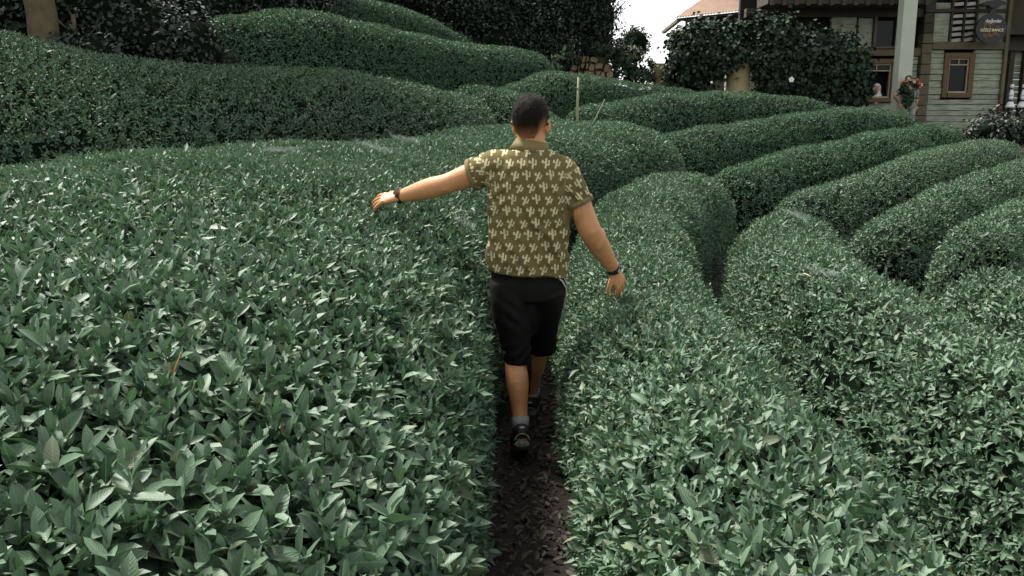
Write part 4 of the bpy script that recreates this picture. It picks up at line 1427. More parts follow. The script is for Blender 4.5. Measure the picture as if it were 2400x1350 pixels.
# lean each motif a little
ca = t.math('MULTIPLY', ja, 0.7)
lx_ = t.math('ADD', lx_, t.math('MULTIPLY', t.math('SUBTRACT', wnz.outputs['Color'], 0.5), 0.9))
lx2 = t.math('MULTIPLY', t.math('SUBTRACT', lx_, t.math('MULTIPLY', ly_, t.math('ADD', ca, 0.2))), 0.83)
ly2 = t.math('MULTIPLY', t.math('ADD', ly_, t.math('MULTIPLY', lx_, t.math('ADD', ca, 0.2))), 0.83)


def seg_d(x0, y0, x1, y1, r):
    """distance to an axis aligned capsule"""
    if x0 == x1:
        dx = t.math('SUBTRACT', lx2, x0)
        cy = t.math('MINIMUM', t.math('MAXIMUM', ly2, min(y0, y1)), max(y0, y1))
        dy = t.math('SUBTRACT', ly2, cy)
    else:
        dy = t.math('SUBTRACT', ly2, y0)
        cx = t.math('MINIMUM', t.math('MAXIMUM', lx2, min(x0, x1)), max(x0, x1))
        dx = t.math('SUBTRACT', lx2, cx)
    d_ = t.math('SQRT', t.math('ADD', t.math('MULTIPLY', dx, dx), t.math('MULTIPLY', dy, dy)))
    return t.math('SUBTRACT', d_, r)


D = seg_d(0.1, -1.75, 0.1, 1.55, 0.40)
for sgm in ((-1.25, 0.25, 0.1, 0.25, 0.26), (-1.25, 0.25, -1.25, 0.75, 0.40), (0.1, -0.55, 1.3, -0.55, 0.26), (1.3, -0.55, 1.3, 1.0, 0.30)):
    D = t.math('MINIMUM', D, seg_d(*sgm))
mask = t.math('MULTIPLY', t.math('LESS_THAN', D, 0.0), pr.outputs['Fac'])
wear = t.noise(220, 2); mask = t.math('MULTIPLY', mask, t.math('ADD', 0.72, t.math('MULTIPLY', wear, 0.3)))
nz = t.noise(7, 4)
c = t.mix(nz, (0.098, 0.075, 0.027), (0.165, 0.127, 0.047))
c = t.mix(mask, c, (0.56, 0.51, 0.30))
t.set(Base_Color=c, Roughness=0.85)
t.b.inputs['Specular IOR Level'].default_value = 0.25
kn = t.noise(700, 2); t.bump(kn, 0.12, 0.002)
M['shirt'] = t.m
M['collar'] = simple('olive_rib', (0.18, 0.142, 0.056), 0.85, 0.15, 90, 0.15, 0.25)
M['shorts'] = simple('black_sports_cloth', (0.0042, 0.0037, 0.0030), 0.8, 0.25, 30, 0.05, 0.2)
M['stripe'] = simple('white_stripe', (0.45, 0.45, 0.43), 0.6, 0.05, 30)
M['shoe'] = simple('black_shoe_mesh', (0.012, 0.012, 0.012), 0.6, 0.3, 60, 0.2)
M['sole'] = simple('grey_green_sole', (0.17, 0.19, 0.15), 0.7, 0.3, 25, 0.1)
M['sock'] = simple('grey_sock', (0.30, 0.31, 0.29), 0.9, 0.2, 80, 0.2)
M['band'] = simple('black_rubber', (0.010, 0.010, 0.012), 0.5, 0.1, 30)
M['copper'] = simple('copper_case', (0.52, 0.20, 0.10), 0.32, 0.08, 20)
M['screen'] = simple('watch_screen', (0.035, 0.028, 0.024), 0.15, 0.4, 60)
M['glasses'] = simple('brown_plastic', (0.045, 0.014, 0.010), 0.3, 0.1, 30)

# ------------------------------------------------------------------ the walking man
MY = 4.3
man = thing('person', 'man seen from behind in olive cactus-print polo and black shorts, arms spread', 'person', (0.08, MY, 0.0))
X = lambda px, Y=MY: P(px, 500, Y)[0]
Zp = lambda py, Y=MY: P(1200, py, Y)[2]
# torso: z, centre x, half width, half depth, y shift
TOR = [(0.80, 0.080, 0.150, 0.120, 0.03), (0.88, 0.078, 0.190, 0.135, 0.02), (0.96, 0.078, 0.195, 0.138, 0.01), (1.05, 0.080, 0.192, 0.130, 0.00), (1.14, 0.081, 0.195, 0.126, 0.00),
       (1.24, 0.083, 0.202, 0.128, -0.005), (1.33, 0.086, 0.202, 0.122, -0.008), (1.405, 0.088, 0.190, 0.110, -0.006), (1.452, 0.089, 0.160, 0.092, 0.0), (1.485, 0.090, 0.112, 0.078, 0.004), (1.515, 0.090, 0.074, 0.068, 0.008)]
shL = Vector((X(1158), MY, Zp(392))); shR = Vector((X(1322), MY, Zp(400)))
elL = PV(1043, 432, 4.36); wrL = PV(938, 460, 4.50)
elR = PV(1383, 541, 4.30); wrR = PV(1438, 632, 4.44)
HC = Vector((X(1244, 4.32), 4.325, 1.620)); YAW = R(-15)

mb = MB()
mb.tube([(x, MY + y, z) for z, x, w, d, y in TOR], [w - 0.022 for z, x, w, d, y in TOR], 28, [d - 0.022 for z, x, w, d, y in TOR], (1, 0, 0))
limb(mb, [(0.090, MY + 0.006, 1.45), (0.090, MY + 0.015, 1.53), (HC.x, HC.y - 0.005, 1.60)], [0.072, 0.069, 0.067], 20, [0.070, 0.067, 0.068])
HL, HROT = head_shape(mb, HC, YAW, 1.02)
# arms
upL = (shL + elL) / 2; foL = elL.lerp(wrL, 0.35)
limb(mb, [shL + Vector((0.05, 0, -0.02)), shL, upL, elL.lerp(shL, 0.2), elL, foL, elL.lerp(wrL, 0.75), wrL], [0.062, 0.064, 0.060, 0.052, 0.0495, 0.0525, 0.040, 0.0315], 20, [0.062, 0.064, 0.058, 0.050, 0.047, 0.049, 0.036, 0.026], (0, 0, 1))
upR = (shR + elR) / 2; foR = elR.lerp(wrR, 0.33)
limb(mb, [shR + Vector((-0.05, 0, 0.0)), shR, upR, elR.lerp(shR, 0.2), elR, foR, elR.lerp(wrR, 0.75), wrR], [0.062, 0.064, 0.061, 0.057, 0.056, 0.0545, 0.041, 0.032], 20, [0.062, 0.062, 0.057, 0.052, 0.050, 0.050, 0.037, 0.027], (1, 0, 0))
mb.ball(elL + Vector((0.004, -0.024, -0.018)), (0.028, 0.024, 0.020), 12, 8)
mb.ball(elR + Vector((0.004, -0.030, 0.0)), (0.026, 0.024, 0.032), 12, 8)
mb.ball(elR.lerp(wrR, 0.2) + Vector((0.016, -0.010, 0.0)), (0.040, 0.042, 0.062), 14, 10)
mb.ball(shR.lerp(elR, 0.62) + Vector((-0.006, -0.016, 0)), (0.046, 0.044, 0.075), 14, 10)
for w_, a_ in ((wrL, elL), (wrR, elR)):
    mb.ball(w_.lerp(a_, 0.04) + Vector((0, -0.016, 0.012)), 0.014, 10, 6)
hdL = (PV(862, 470, 4.56) - wrL); hdR = (PV(1470, 700, 4.52) - wrR)
hand(mb, wrL, hdL, Vector((0.0, -0.55, 0.85)), Vector((0, 1, 0.3)), 0.208, (0.34, 0.10, -0.14, -0.38), 0.22)
hand(mb, wrR, hdR, Vector((0.35, -0.75, 0.45)), Vector((-1, 0.2, 0)), 0.205, (0.30, 0.07, -0.12, -0.30), 0.24)
# legs: the left one behind with the heel lifting, the right one ahead
hipL, hipR = Vector((-0.005, MY, 0.84)), Vector((0.165, MY, 0.84))
knL, anL = Vector((X(1209, 4.24), 4.26, Zp(850, 4.24))), Vector((X(1222, 4.14), 4.13, Zp(1000, 4.13)))
knR, anR = Vector((0.142, 4.60, 0.47)), Vector((0.110, 4.80, 0.10))
for hp, kn_, an_ in ((hipL, knL, anL), (hipR, knR, anR)):
    th = hp.lerp(kn_, 0.4); cf = kn_.lerp(an_, 0.33) + Vector((0, -0.018, 0))
    limb(mb, [hp, th, kn_.lerp(hp, 0.12), kn_, cf, kn_.lerp(an_, 0.7), an_], [0.085, 0.080, 0.060, 0.055, 0.0565, 0.041, 0.036], 20, [0.09, 0.082, 0.062, 0.056, 0.058, 0.042, 0.037], (1, 0, 0))


def foot_axis(an_, yaw, pitch):
    f = Vector((math.sin(yaw) * math.cos(pitch), math.cos(yaw) * math.cos(pitch), math.sin(pitch)))
    s = Vector((math.cos(yaw), -math.sin(yaw), 0)); return f, s, s.cross(f)


gl = gz(0.03, 4.35); gr = gz(0.11, 4.85)
ftL = foot_axis(anL, R(-3), R(-26)); ftR = foot_axis(anR, R(6), R(2))
for an_, (f, s, u_) in ((anL, ftL), (anR, ftR)):
    limb(mb, [an_ - f * 0.04 - u_ * 0.05, an_ + f * 0.03 - u_ * 0.05, an_ + f * 0.11 - u_ * 0.065, an_ + f * 0.17 - u_ * 0.075], [0.033, 0.036, 0.040, 0.032], 14, [0.034, 0.034, 0.024, 0.016], tuple(s))
body = remeshed(mb, 0.0048, 3, 'body'); smooth_shade(body); body.materials.append(M['skin'])
put('body', body, man)

# hair: a close cap with a faded nape, longer and flatter on top, plus loose short strands
cap = MB()
nth, nph = 40, 64
cv = []; cfade = []
for i in range(nth + 1):
    th = math.pi * 0.80 * i / nth
    for k in range(nph):
        ph = 2 * math.pi * k / nph
        ex_ = 0.84
        def pw(a): return math.copysign(abs(a) ** ex_, a)
        x = 0.0865 * pw(math.sin(th)) * pw(math.cos(ph)); y = 0.105 * pw(math.sin(th)) * pw(math.sin(ph)) - 0.012
        z = 0.113 * pw(math.cos(th)) + 0.010
        # hairline: low at the nape, above the ears at the sides, high at the forehead
        fy = math.sin(ph) * (1 if math.sin(th) > 0 else 0)
        line = -0.078 + max(0, fy + 0.45) * 0.105 if fy < 0.5 else 0.025 + (fy - 0.5) * 0.09
        if fy < 0.35:
            sm_ = min(1.0, max(0.0, (abs(math.cos(ph)) - 0.5) / 0.42)); sm_ = sm_ * sm_ * (3 - 2 * sm_)
            line = max(line, -0.078 + 0.052 * sm_)
        zz = max(z, line)
        h_ = max(0.0, min(1.0, (zz - line) / 0.05))
        shrink = 0.90 + 0.10 * min(1, h_ * 1.6)
        if z < line: shrink = 0.84
        wob = 1 + 0.012 * math.sin(ph * 9 + th * 7) + 0.010 * math.sin(ph * 17 - th * 5)
        q = Vector((x * shrink * wob, (y + 0.012) * shrink * wob - 0.012, zz + (0.006 * math.sin(ph * 3 + 1) if th < 0.5 else 0)))
        cv.append(HC + HROT @ q); cfade.append(1 - min(1.0, max(0.0, (zz - line) / (0.07 if fy < -0.2 else 0.035))))
cfc = []
for i in range(nth):
    for k in range(nph):
        k2 = (k + 1) % nph
        cfc.append((i * nph + k, (i + 1) * nph + k, (i + 1) * nph + k2, i * nph + k2))
cap.add(cv, cfc)
ncap = len(cap.v)
hr = random.Random(21)
stf, sti = list(cfade), [0.3] * ncap
cen = HC
for i in range(4200):
    j = hr.randrange(nph, len(cv) - nph)
    if cfade[j] > 0.75: continue
    p0 = Vector(cv[j]); loc = HROT.inverted() @ (p0 - cen)
    out = (p0 - cen).normalized()
    if loc.z > 0.075: comb = HROT @ Vector((0.55 + hr.gauss(0, 0.35), 0.7, 0)); ln = hr.uniform(0.012, 0.024)
    else: comb = HROT @ Vector((hr.gauss(0, 0.25), 0.1, -1)); ln = hr.uniform(0.005, 0.010) * (1.2 - cfade[j])
    dr = (out * 0.45 + (comb - out * comb.dot(out)).normalized() * 0.9).normalized()
    sd_ = dr.cross(out).normalized() * 0.0009
    p0 = p0 - out * 0.002 + Vector((hr.gauss(0, .002), hr.gauss(0, .002), hr.gauss(0, .002)))
    e_ = p0 + dr * ln
    cap.add([p0 - sd_, p0 + sd_, e_], [(0, 1, 2)])
    tv_ = hr.random(); stf += [cfade[j] * 0.6] * 3; sti += [tv_] * 3
hm = cap.mesh('hair', M['hair'], True)
fattr(hm, 'fade', np.array(stf)); fattr(hm, 'tint', np.array(sti))
put('hair', hm, man)

# shirt ---------------------------------------------------------------
mb = MB()
SH = [(0.845, 0.078, 0.216, 0.160, 0.006)] + [(z, x, w + (0.010 if z < 1.0 else 0.004), d + (0.014 if z < 1.0 else 0.006), y) for z, x, w, d, y in TOR if 0.86 < z < 1.5]
mb.tube([(x, MY + y, z) for z, x, w, d, y in SH], [a[2] for a in SH], 36, [a[3] for a in SH], (1, 0, 0))
slL = shL.lerp(elL, 0.40); slR = shR.lerp(elR, 0.50)
limb(mb, [shL + Vector((0.075, 0, 0.0)), shL + Vector((0.01, 0, 0.004)), shL.lerp(elL, 0.22), shL.lerp(elL, 0.62)], [0.078, 0.081, 0.077, 0.074], 24, [0.084, 0.082, 0.075, 0.072], (0, 0, 1))
limb(mb, [shR + Vector((-0.075, 0, 0.000)), shR + Vector((-0.012, 0, -0.002)), shR.lerp(elR, 0.25), shR.lerp(elR, 0.68)], [0.074, 0.073, 0.074, 0.073], 24, [0.084, 0.080, 0.074, 0.072], (1, 0, 0))
shirt = remeshed(mb, 0.0058, 8, 'shirt')
axL = (elL - shL).normalized(); axR = (elR - shR).normalized()
cutL = (shL.lerp(elL, 0.455)); cutR = shR.lerp(elR, 0.56)
dL_, dR_ = cutL.dot(axL), cutR.dot(axR)


def keep(c, n_):
    if c.z < 0.893 - 0.016 * (c.x - 0.08) / 0.2 * 1.0: return False
    if c.z > 1.488: return False
    tor = ((c.x - 0.083) / 0.208) ** 2 + ((c.y - MY) / 0.134) ** 2
    if c.x < shL.x + 0.02 and c.z > 1.2 and (c - cutL).length < 0.30 and c.dot(axL) > dL_: return False
    if tor > 1.13 and c.x > 0.22 and (c - cutR).length < 0.22 and c.dot(axR) > dR_: return False
    return True


cut_faces(shirt, keep)
bm = bmesh.new(); bm.from_mesh(shirt)                      # drop loose scraps left by the cuts
seen, isl = set(), []
for v0 in bm.verts:
    if v0 in seen: continue
    st_, comp = [v0], []
    seen.add(v0)
    while st_:
        a_ = st_.pop(); comp.append(a_)
        for e_ in a_.link_edges:
            b_ = e_.other_vert(a_)
            if b_ not in seen: seen.add(b_); st_.append(b_)
    isl.append(comp)
isl.sort(key=len)
bmesh.ops.delete(bm, geom=[v_ for cmp_ in isl[:-1] for v_ in cmp_], context='VERTS')
bm.to_mesh(shirt); bm.free(); shirt.update()
ec = {}
for pl in shirt.polygons:
    for ek in pl.edge_keys: ec[ek] = ec.get(ek, 0) + 1
rim = np.unique(np.array([e for e, k_ in ec.items() if k_ == 1]).ravel())
c = coords(shirt)
for vi in rim:
    if c[vi, 2] < 0.95: c[vi, 2] = 0.888 - 0.016 * (c[vi, 0] - 0.08) / 0.2
set_coords(shirt, c)
c = coords(shirt); nn = normals(shirt)
x, y, z = c[:, 0] - 0.085, c[:, 1] - MY, c[:, 2]
isL = ((c @ np.array(axL)) > shL.dot(axL) + 0.03) & (x < -0.11) & (z > 1.22)
isR = ((c @ np.array(axR)) > shR.dot(axR) + 0.01) & (x > 0.165) & (z > 1.12)
torso = ~(isL | isR)
# folds: diagonal drag lines to the lower right, vertical ones under the collar, creases at the armpits
q = x * 0.80 + z * 0.60 + 0.010 * np.sin(x * 31 + z * 17) + 0.008 * np.sin(z * 40 - x * 12)
fold1 = (1 - np.abs(np.sin(q * math.pi / 0.080))) ** 1.6 - 0.25 + 0.25 * np.sin(q * 2 * math.pi / 0.055 + 1.3)
m1 = np.exp(-((x - 0.09) / 0.13) ** 2 - ((z - 1.10) / 0.16) ** 2)
q2 = x * 0.95 + z * 0.30 + 0.008 * np.sin(z * 28)
fold2 = (1 - np.abs(np.sin(q2 * math.pi / 0.085))) ** 1.6 - 0.25
m2 = np.exp(-((x - 0.0) / 0.10) ** 2 - ((z - 1.37) / 0.11) ** 2)
q3 = x * 0.55 - z * 0.85 + 0.006 * np.sin(x * 50)
fold3 = np.sin(q3 * 2 * math.pi / 0.060)
m3 = np.exp(-((x + 0.17) / 0.085) ** 2 - ((z - 1.29) / 0.10) ** 2) + 0.8 * np.exp(-((x - 0.20) / 0.07) ** 2 - ((z - 1.27) / 0.09) ** 2)
q4 = x + 0.012 * np.sin(z * 22 + 1) + 0.25 * (z - 1.0) * np.sign(x + 0.02)
fold4 = (1 - np.abs(np.sin(q4 * math.pi / 0.105))) ** 1.5 - 0.3
m4 = np.clip((1.16 - z) / 0.2, 0, 1)
fold5 = np.sin((x * 0.45 + z * 0.9) * 2 * math.pi / 0.07 + 3 * np.sin(x * 9)); m5 = np.exp(-((x + 0.10) / 0.09) ** 2 - ((z - 1.02) / 0.09) ** 2)
disp = 0.026 * fold1 * m1 + 0.018 * fold2 * m2 + 0.010 * fold3 * m3 + 0.012 * fold4 * m4 * (1 - 0.6 * m1) + 0.007 * fold5 * m5 + wobble(c, 77, 0.0025, 22)
disp = np.where(isL | isR, 0.0045 * np.sin((x * 0.9 + z * 0.5) * 2 * math.pi / 0.055 + 2 * np.sin(z * 25)) + wobble(c, 78, 0.002, 30), disp)
# hem and cuffs lie flat
set_coords(shirt, c + nn * disp[:, None])
c2 = coords(shirt); c2[rim, 2] = c[rim, 2]; set_coords(shirt, c2)
c = coords(shirt)
uvp = np.stack([c[:, 0], c[:, 2], c[:, 0] * 0], 1)
pL = np.array([-axL[2], 0, axL[0]]); pR = np.array([-axR[2], 0, axR[0]])
uvp[isL, 0] = c[isL] @ pL; uvp[isL, 1] = -(c[isL] @ np.array(axL))
uvp[isR, 0] = c[isR] @ pR * -1; uvp[isR, 1] = -(c[isR] @ np.array(axR))
on = np.ones(len(c))
on[isL & ((c @ np.array(axL)) > dL_ - 0.022)] = 0; on[isR & ((c @ np.array(axR)) > dR_ - 0.022)] = 0
fattr(shirt, 'print_uv', uvp); fattr(shirt, 'print_on', on)
smooth_shade(shirt); shirt.materials.append(M['shirt'])
so = put('polo_shirt', shirt, man); solid(so, 0.0035)


def ring_band(name, cen_, ax, side_, r1, r2, width, thick, mat, parent, n=40, flare=0.0, tiltf=None):
    """closed band round an axis"""
    ax = Vector(ax).normalized(); s = Vector(side_); s = (s - ax * s.dot(ax)).normalized(); u_ = ax.cross(s)
    mb = MB(); vs = []
    for (off, dr) in ((-0.5, 0), (-0.5, thick), (0.5, thick + flare), (0.5, flare)):
        for k in range(n):
            a = 2 * math.pi * k / n
            e = tiltf(a) if tiltf else 0
            vs.append(Vector(cen_) + ax * (off * width + (e if off > 0 else 0)) + s * math.cos(a) * (r1 + dr) + u_ * math.sin(a) * (r2 + dr))
    fs = []
    for i in range(4):
        for k in range(n):
            k2 = (k + 1) % n; j = (i + 1) % 4
            fs.append((i * n + k, i * n + k2, j * n + k2, j * n + k))
    mb.add(vs, fs)
    return mb.build(name, M[mat], parent, True)


# folded collar: a stand inside and a turned-down fall outside
cc = Vector((0.090, MY + 0.008, 1.500))
ring_band('collar', cc + Vector((0, 0, 0.002)), Vector((0.16, 0.05, 1)), (1, 0, 0), 0.085, 0.081, 0.058, 0.004, 'collar', so, 48, -0.013)
ring_band('collar', cc + Vector((0.001, -0.001, -0.001)), Vector((0.16, 0.05, 1)), (1, 0, 0), 0.102, 0.094, 0.052, 0.003, 'collar', so, 48, -0.026)
# rib cuffs
ring_band('cuff', cutL - axL * 0.011, axL, (0, 0, 1), 0.0775, 0.0755, 0.024, 0.0028, 'collar', so, 40)
ring_band('cuff', cutR - axR * 0.011, axR, (1, 0, 0), 0.0745, 0.0725, 0.024, 0.0028, 'collar', so, 40)

# shorts --------------------------------------------------------------
mb = MB()
mb.tube([(0.078, MY + 0.018, 0.75), (0.078, MY + 0.020, 0.82), (0.078, MY + 0.016, 0.90), (0.078, MY + 0.012, 0.955)], [0.150, 0.194, 0.180, 0.160], 30, [0.125, 0.132, 0.116, 0.105], (1, 0, 0))
hemL = Vector((X(1213, 4.25), 4.262, Zp(848, 4.25))); hemR = Vector((0.158, 4.56, 0.475))
limb(mb, [hipL + Vector((-.012, 0.01, 0)), hipL.lerp(hemL, 0.3) + Vector((-0.014, 0, 0)), hipL.lerp(hemL, 0.7) + Vector((-.003, 0, 0)), hemL, hemL + Vector((0, 0, -0.10))], [0.096, 0.094, 0.079, 0.0705, 0.069], 24, [0.12, 0.112, 0.088, 0.076, 0.07], (1, 0, 0))
limb(mb, [hipR + Vector((0.012, 0.01, 0)), hipR.lerp(hemR, 0.3) + Vector((0.010, 0, 0)), hipR.lerp(hemR, 0.7), hemR, hemR + Vector((0, 0.06, -0.08))], [0.096, 0.095, 0.086, 0.081, 0.08], 24, [0.12, 0.114, 0.096, 0.084, 0.08], (1, 0, 0))
mb.ball((0.080, MY + 0.07, 0.705), (0.075, 0.13, 0.17), 16, 12)
shorts = remeshed(mb, 0.0065, 26, 'shorts')
cut_faces(shorts, lambda c_, n_: not ((c_.x < 0.085 and c_.y < 4.42 and c_.z < hemL.z - 0.0) or (c_.z < hemR.z - 0.05 + (c_.y - 4.56) * 0.4) or c_.z > 0.958))
c = coords(shorts); nn = normals(shorts)
x, z = c[:, 0], c[:, 2]
dsp = 0.004 * np.sin((z + 0.5 * x + 0.02 * np.sin(x * 23 + z * 9)) * 2 * math.pi / 0.085) * np.exp(-((z - 0.70) / 0.10) ** 2) * np.exp(-((x + 0.0) / 0.07) ** 2) + 0.004 * np.sin((z - 0.7 * x + 0.01 * np.sin(x * 50)) * 2 * math.pi / 0.06) * np.exp(-((z - 0.50) / 0.05) ** 2) + wobble(c, 80, 0.005, 13)
set_coords(shorts, c + nn * dsp[:, None])
ec = {}
for pl in shorts.polygons:
    for ek in pl.edge_keys: ec[ek] = ec.get(ek, 0) + 1
c = coords(shorts)
for vi in np.unique(np.array([e for e, k_ in ec.items() if k_ == 1]).ravel()):
    if c[vi, 2] < 0.60:
        c[vi, 2] = hemL.z - 0.003 if (c[vi, 0] < 0.085 and c[vi, 1] < 4.42) else hemR.z - 0.053 + (c[vi, 1] - 4.56) * 0.4
set_coords(shorts, c)
smooth_shade(shorts); shorts.materials.append(M['shorts'])
sho = put('shorts', shorts, man); solid(sho, 0.004)
# three white side stripes down the outside of the right leg
c = coords(shorts); nn = normals(shorts)
for k in range(3):
    vs = []
    for i in range(30):
        zt = 0.87 - i * 0.0125
        yc = MY + 0.012 + (0.84 - zt) / 0.37 * 0.24 + (k - 1) * 0.026 - 0.03
        pts_ = []
        for e in (-0.0035, 0.0035):
            m_ = (np.abs(c[:, 2] - zt) < 0.012) & (np.abs(c[:, 1] - yc - e) < 0.012) & (c[:, 0] > 0.13)
            if not m_.any(): pts_ = None; break
            pts_.append((c[m_, 0].max() + 0.004, yc + e, zt))
        if pts_: vs.append(pts_)
    if len(vs) > 2:
        sm = MB()
        flat = [p_ for pr_ in vs for p_ in pr_]
        sm.add(flat, [(2 * i, 2 * i + 1, 2 * i + 3, 2 * i + 2) for i in range(len(vs) - 1)])
        o = sm.build('side_stripe', M['stripe'], sho, True); solid(o, 0.002)

# shoes and socks -----------------------------------------------------
for nm, an_, (f, s, u_), sg in (('left', anL, ftL, -1), ('right', anR, ftR, 1)):
    sh = MB()
    limb(sh, [an_ - f * 0.045 - u_ * 0.035, an_ + f * 0.0 - u_ * 0.035, an_ + f * 0.07 - u_ * 0.05, an_ + f * 0.14 - u_ * 0.068, an_ + f * 0.195 - u_ * 0.074], [0.040, 0.044, 0.047, 0.049, 0.034], 20, [0.048, 0.050, 0.040, 0.029, 0.020], tuple(s))
    shm = remeshed(sh, 0.005, 4, 'shoe'); smooth_shade(shm); shm.materials.append(M['shoe'])
    sobj = put('shoe', shm, man)
    sl = MB()
    limb(sl, [an_ - f * 0.062 - u_ * 0.088, an_ + f * 0.0 - u_ * 0.090, an_ + f * 0.08 - u_ * 0.093, an_ + f * 0.15 - u_ * 0.095, an_ + f * 0.205 - u_ * 0.088], [0.036, 0.043, 0.042, 0.050, 0.034], 20, [0.020, 0.015, 0.012, 0.011, 0.010], tuple(s))
    slm = remeshed(sl, 0.005, 2, 'sole'); smooth_shade(slm); slm.materials.append(M['sole'])
    put('sole', slm, sobj)
    # pale arch line and heel tab
    hc_ = an_ - f * 0.094 - u_ * 0.038
    arc = [hc_ + s * (0.036 * math.cos(a)) + u_ * (-0.040 + 0.034 * math.sin(a)) + f * 0.014 * abs(math.cos(a)) for a in np.linspace(0.1, math.pi - 0.1, 14)]
    MB().tube(arc, [0.0035] * 14, 6).build('heel_trim', M['sole'], sobj, True)
    MB().tube([hc_ + s * -0.012 + u_ * 0.024 + f * 0.006, hc_ + s * 0.012 + u_ * 0.024 + f * 0.006], [0.0045, 0.0045], 6).build('heel_tab', M['stripe'], sobj, True)
    up_ = ((knL if sg < 0 else knR) - an_).normalized()
    ring_band('sock', an_ + up_ * 0.022, up_, (1, 0, 0), 0.039, 0.041, 0.050, 0.004, 'sock', man, 28)

# wrist watch (left), black wristband (right), sunglasses ----------------
axw = (wrL - elL).normalized()
wp = wrL - axw * 0.002
bk = Vector((0.0, -0.62, 0.78)); bk = (bk - axw * bk.dot(axw)).normalized(); sw_ = axw.cross(bk)
watch = ring_band('wristwatch', wp, axw, (0, 0, 1), 0.0335, 0.0285, 0.022, 0.0025, 'band', man, 36)


def oriented_box(c_, ex, ey, ez, hx_, hy_, hz_, name, mat, parent, bev=0.003):
    m_ = MB()
    vs = [Vector(c_) + ex * (sx_ * hx_) + ey * (sy_ * hy_) + ez * (sz_ * hz_) for sz_ in (-1, 1) for sx_, sy_ in ((-1, -1), (1, -1), (1, 1), (-1, 1))]
    m_.add(vs, [(0, 3, 2, 1), (4, 5, 6, 7), (0, 1, 5, 4), (1, 2, 6, 5), (2, 3, 7, 6), (3, 0, 4, 7)])
    o = m_.build(name, M[mat], parent)
    bevel(o, bev, 3); return o


wc = wp + bk * 0.0345
oriented_box(wc, axw, sw_, bk, 0.0185, 0.0215, 0.0055, 'watch_case', 'copper', watch, 0.0048)
oriented_box(wc + bk * 0.0052, axw, sw_, bk, 0.0155, 0.0185, 0.0012, 'watch_screen', 'screen', watch, 0.001)
axr = (wrR - elR).normalized()
wb = ring_band('wristband', wrR - axr * 0.004, axr, (1, 0, 0), 0.0345, 0.0295, 0.026, 0.003, 'band', man, 36)
bk2 = Vector((0.42, -0.8, 0.25)); bk2 = (bk2 - axr * bk2.dot(axr)).normalized(); sw2 = axr.cross(bk2)
oriented_box(wrR - axr * 0.004 + bk2 * 0.0345, axr, sw2, bk2, 0.0125, 0.020, 0.005, 'tracker', 'band', wb, 0.003)
oriented_box(wrR - axr * 0.004 + bk2 * 0.0398 + sw2 * 0.003, axr, sw2, bk2, 0.003, 0.009, 0.0006, 'white_mark', 'stripe', wb, 0.0002)
oriented_box(wrR - axr * 0.008 + bk2 * 0.0398 - sw2 * 0.005, axr, sw2, bk2, 0.004, 0.0025, 0.0006, 'white_mark', 'stripe', wb, 0.0002)
gm = MB()
for sg in (-1, 1):
    gm.tube([HL(sg * 0.070, 0.105, 0.004), HL(sg * 0.084, 0.06, 0.004), HL(sg * 0.089, -0.006, 0.001), HL(sg * 0.085, -0.034, -0.014)], [0.004, 0.0045, 0.005, 0.0042], 8)
gm.tube([HL(-0.07, 0.105, 0.006), HL(0, 0.118, 0.008), HL(0.07, 0.105, 0.006)], [0.003] * 3, 6)
go = gm.build('sunglasses', M['glasses'], man, True)
for sg in (-1, 1):
    MB().ball(HL(sg * 0.034, 0.112, -0.012), (0.029, 0.004, 0.022), 14, 8, HROT).build('lens', M['screen'], go, True)


# ------------------------------------------------------------------ two people by the house
def small_person(root, hip, neck, headc, shL_, elL_, wrL_, shR_, elR_, wrR_, yaw, face_k=1.0, legs=None, skin='skin2', pitch=0.0, lean=None):
    mb = MB()
    hip, neck = Vector(hip), Vector(neck)
    limb(mb, [hip, hip.lerp(neck, 0.45), hip.lerp(neck, 0.85), neck], [0.155, 0.15, 0.165, 0.06], 16, [0.11, 0.10, 0.10, 0.055], (1, 0, 0))
    limb(mb, [neck, headc], [0.052, 0.055], 12)
    L_, r_ = head_shape(mb, headc, yaw, face_k, pitch)
    for a, b, c_, bk_, ts in ((shL_, elL_, wrL_, (0, -0.6, 0.6), (0, -1, 0.2)), (shR_, elR_, wrR_, (0, -0.6, 0.6), (0, -1, 0.2))):
        a, b, c_ = Vector(a), Vector(b), Vector(c_)
        limb(mb, [neck.lerp(a, 0.6), a, a.lerp(b, .5), b, b.lerp(c_, 0.4), c_], [0.05, 0.055, 0.05, 0.042, 0.042, 0.028], 12)
        hand(mb, c_, (c_ - b) + Vector((0, -0.02, -0.02)), bk_, ts, 0.175, curl=0.4)
    if legs:
        for pts in legs:
            limb(mb, pts, [0.085, 0.058, 0.05, 0.04], 12)
    me = remeshed(mb, 0.009, 2, 'body'); smooth_shade(me); me.materials.append(M[skin])
    put('body', me, root)
    return L_, r_


M['scarf'] = simple('white_scarf', (0.74, 0.74, 0.70), 0.85, 0.12, 8, 0.2)
M['blackcloth'] = simple('black_cloth', (0.010, 0.010, 0.012), 0.85, 0.3, 8)
M['tee'] = simple('grey_green_tee', (0.17, 0.21, 0.17), 0.85, 0.25, 8, 0.1)
M['trousers'] = simple('grey_trousers', (0.30, 0.32, 0.30), 0.85, 0.2, 8, 0.1)
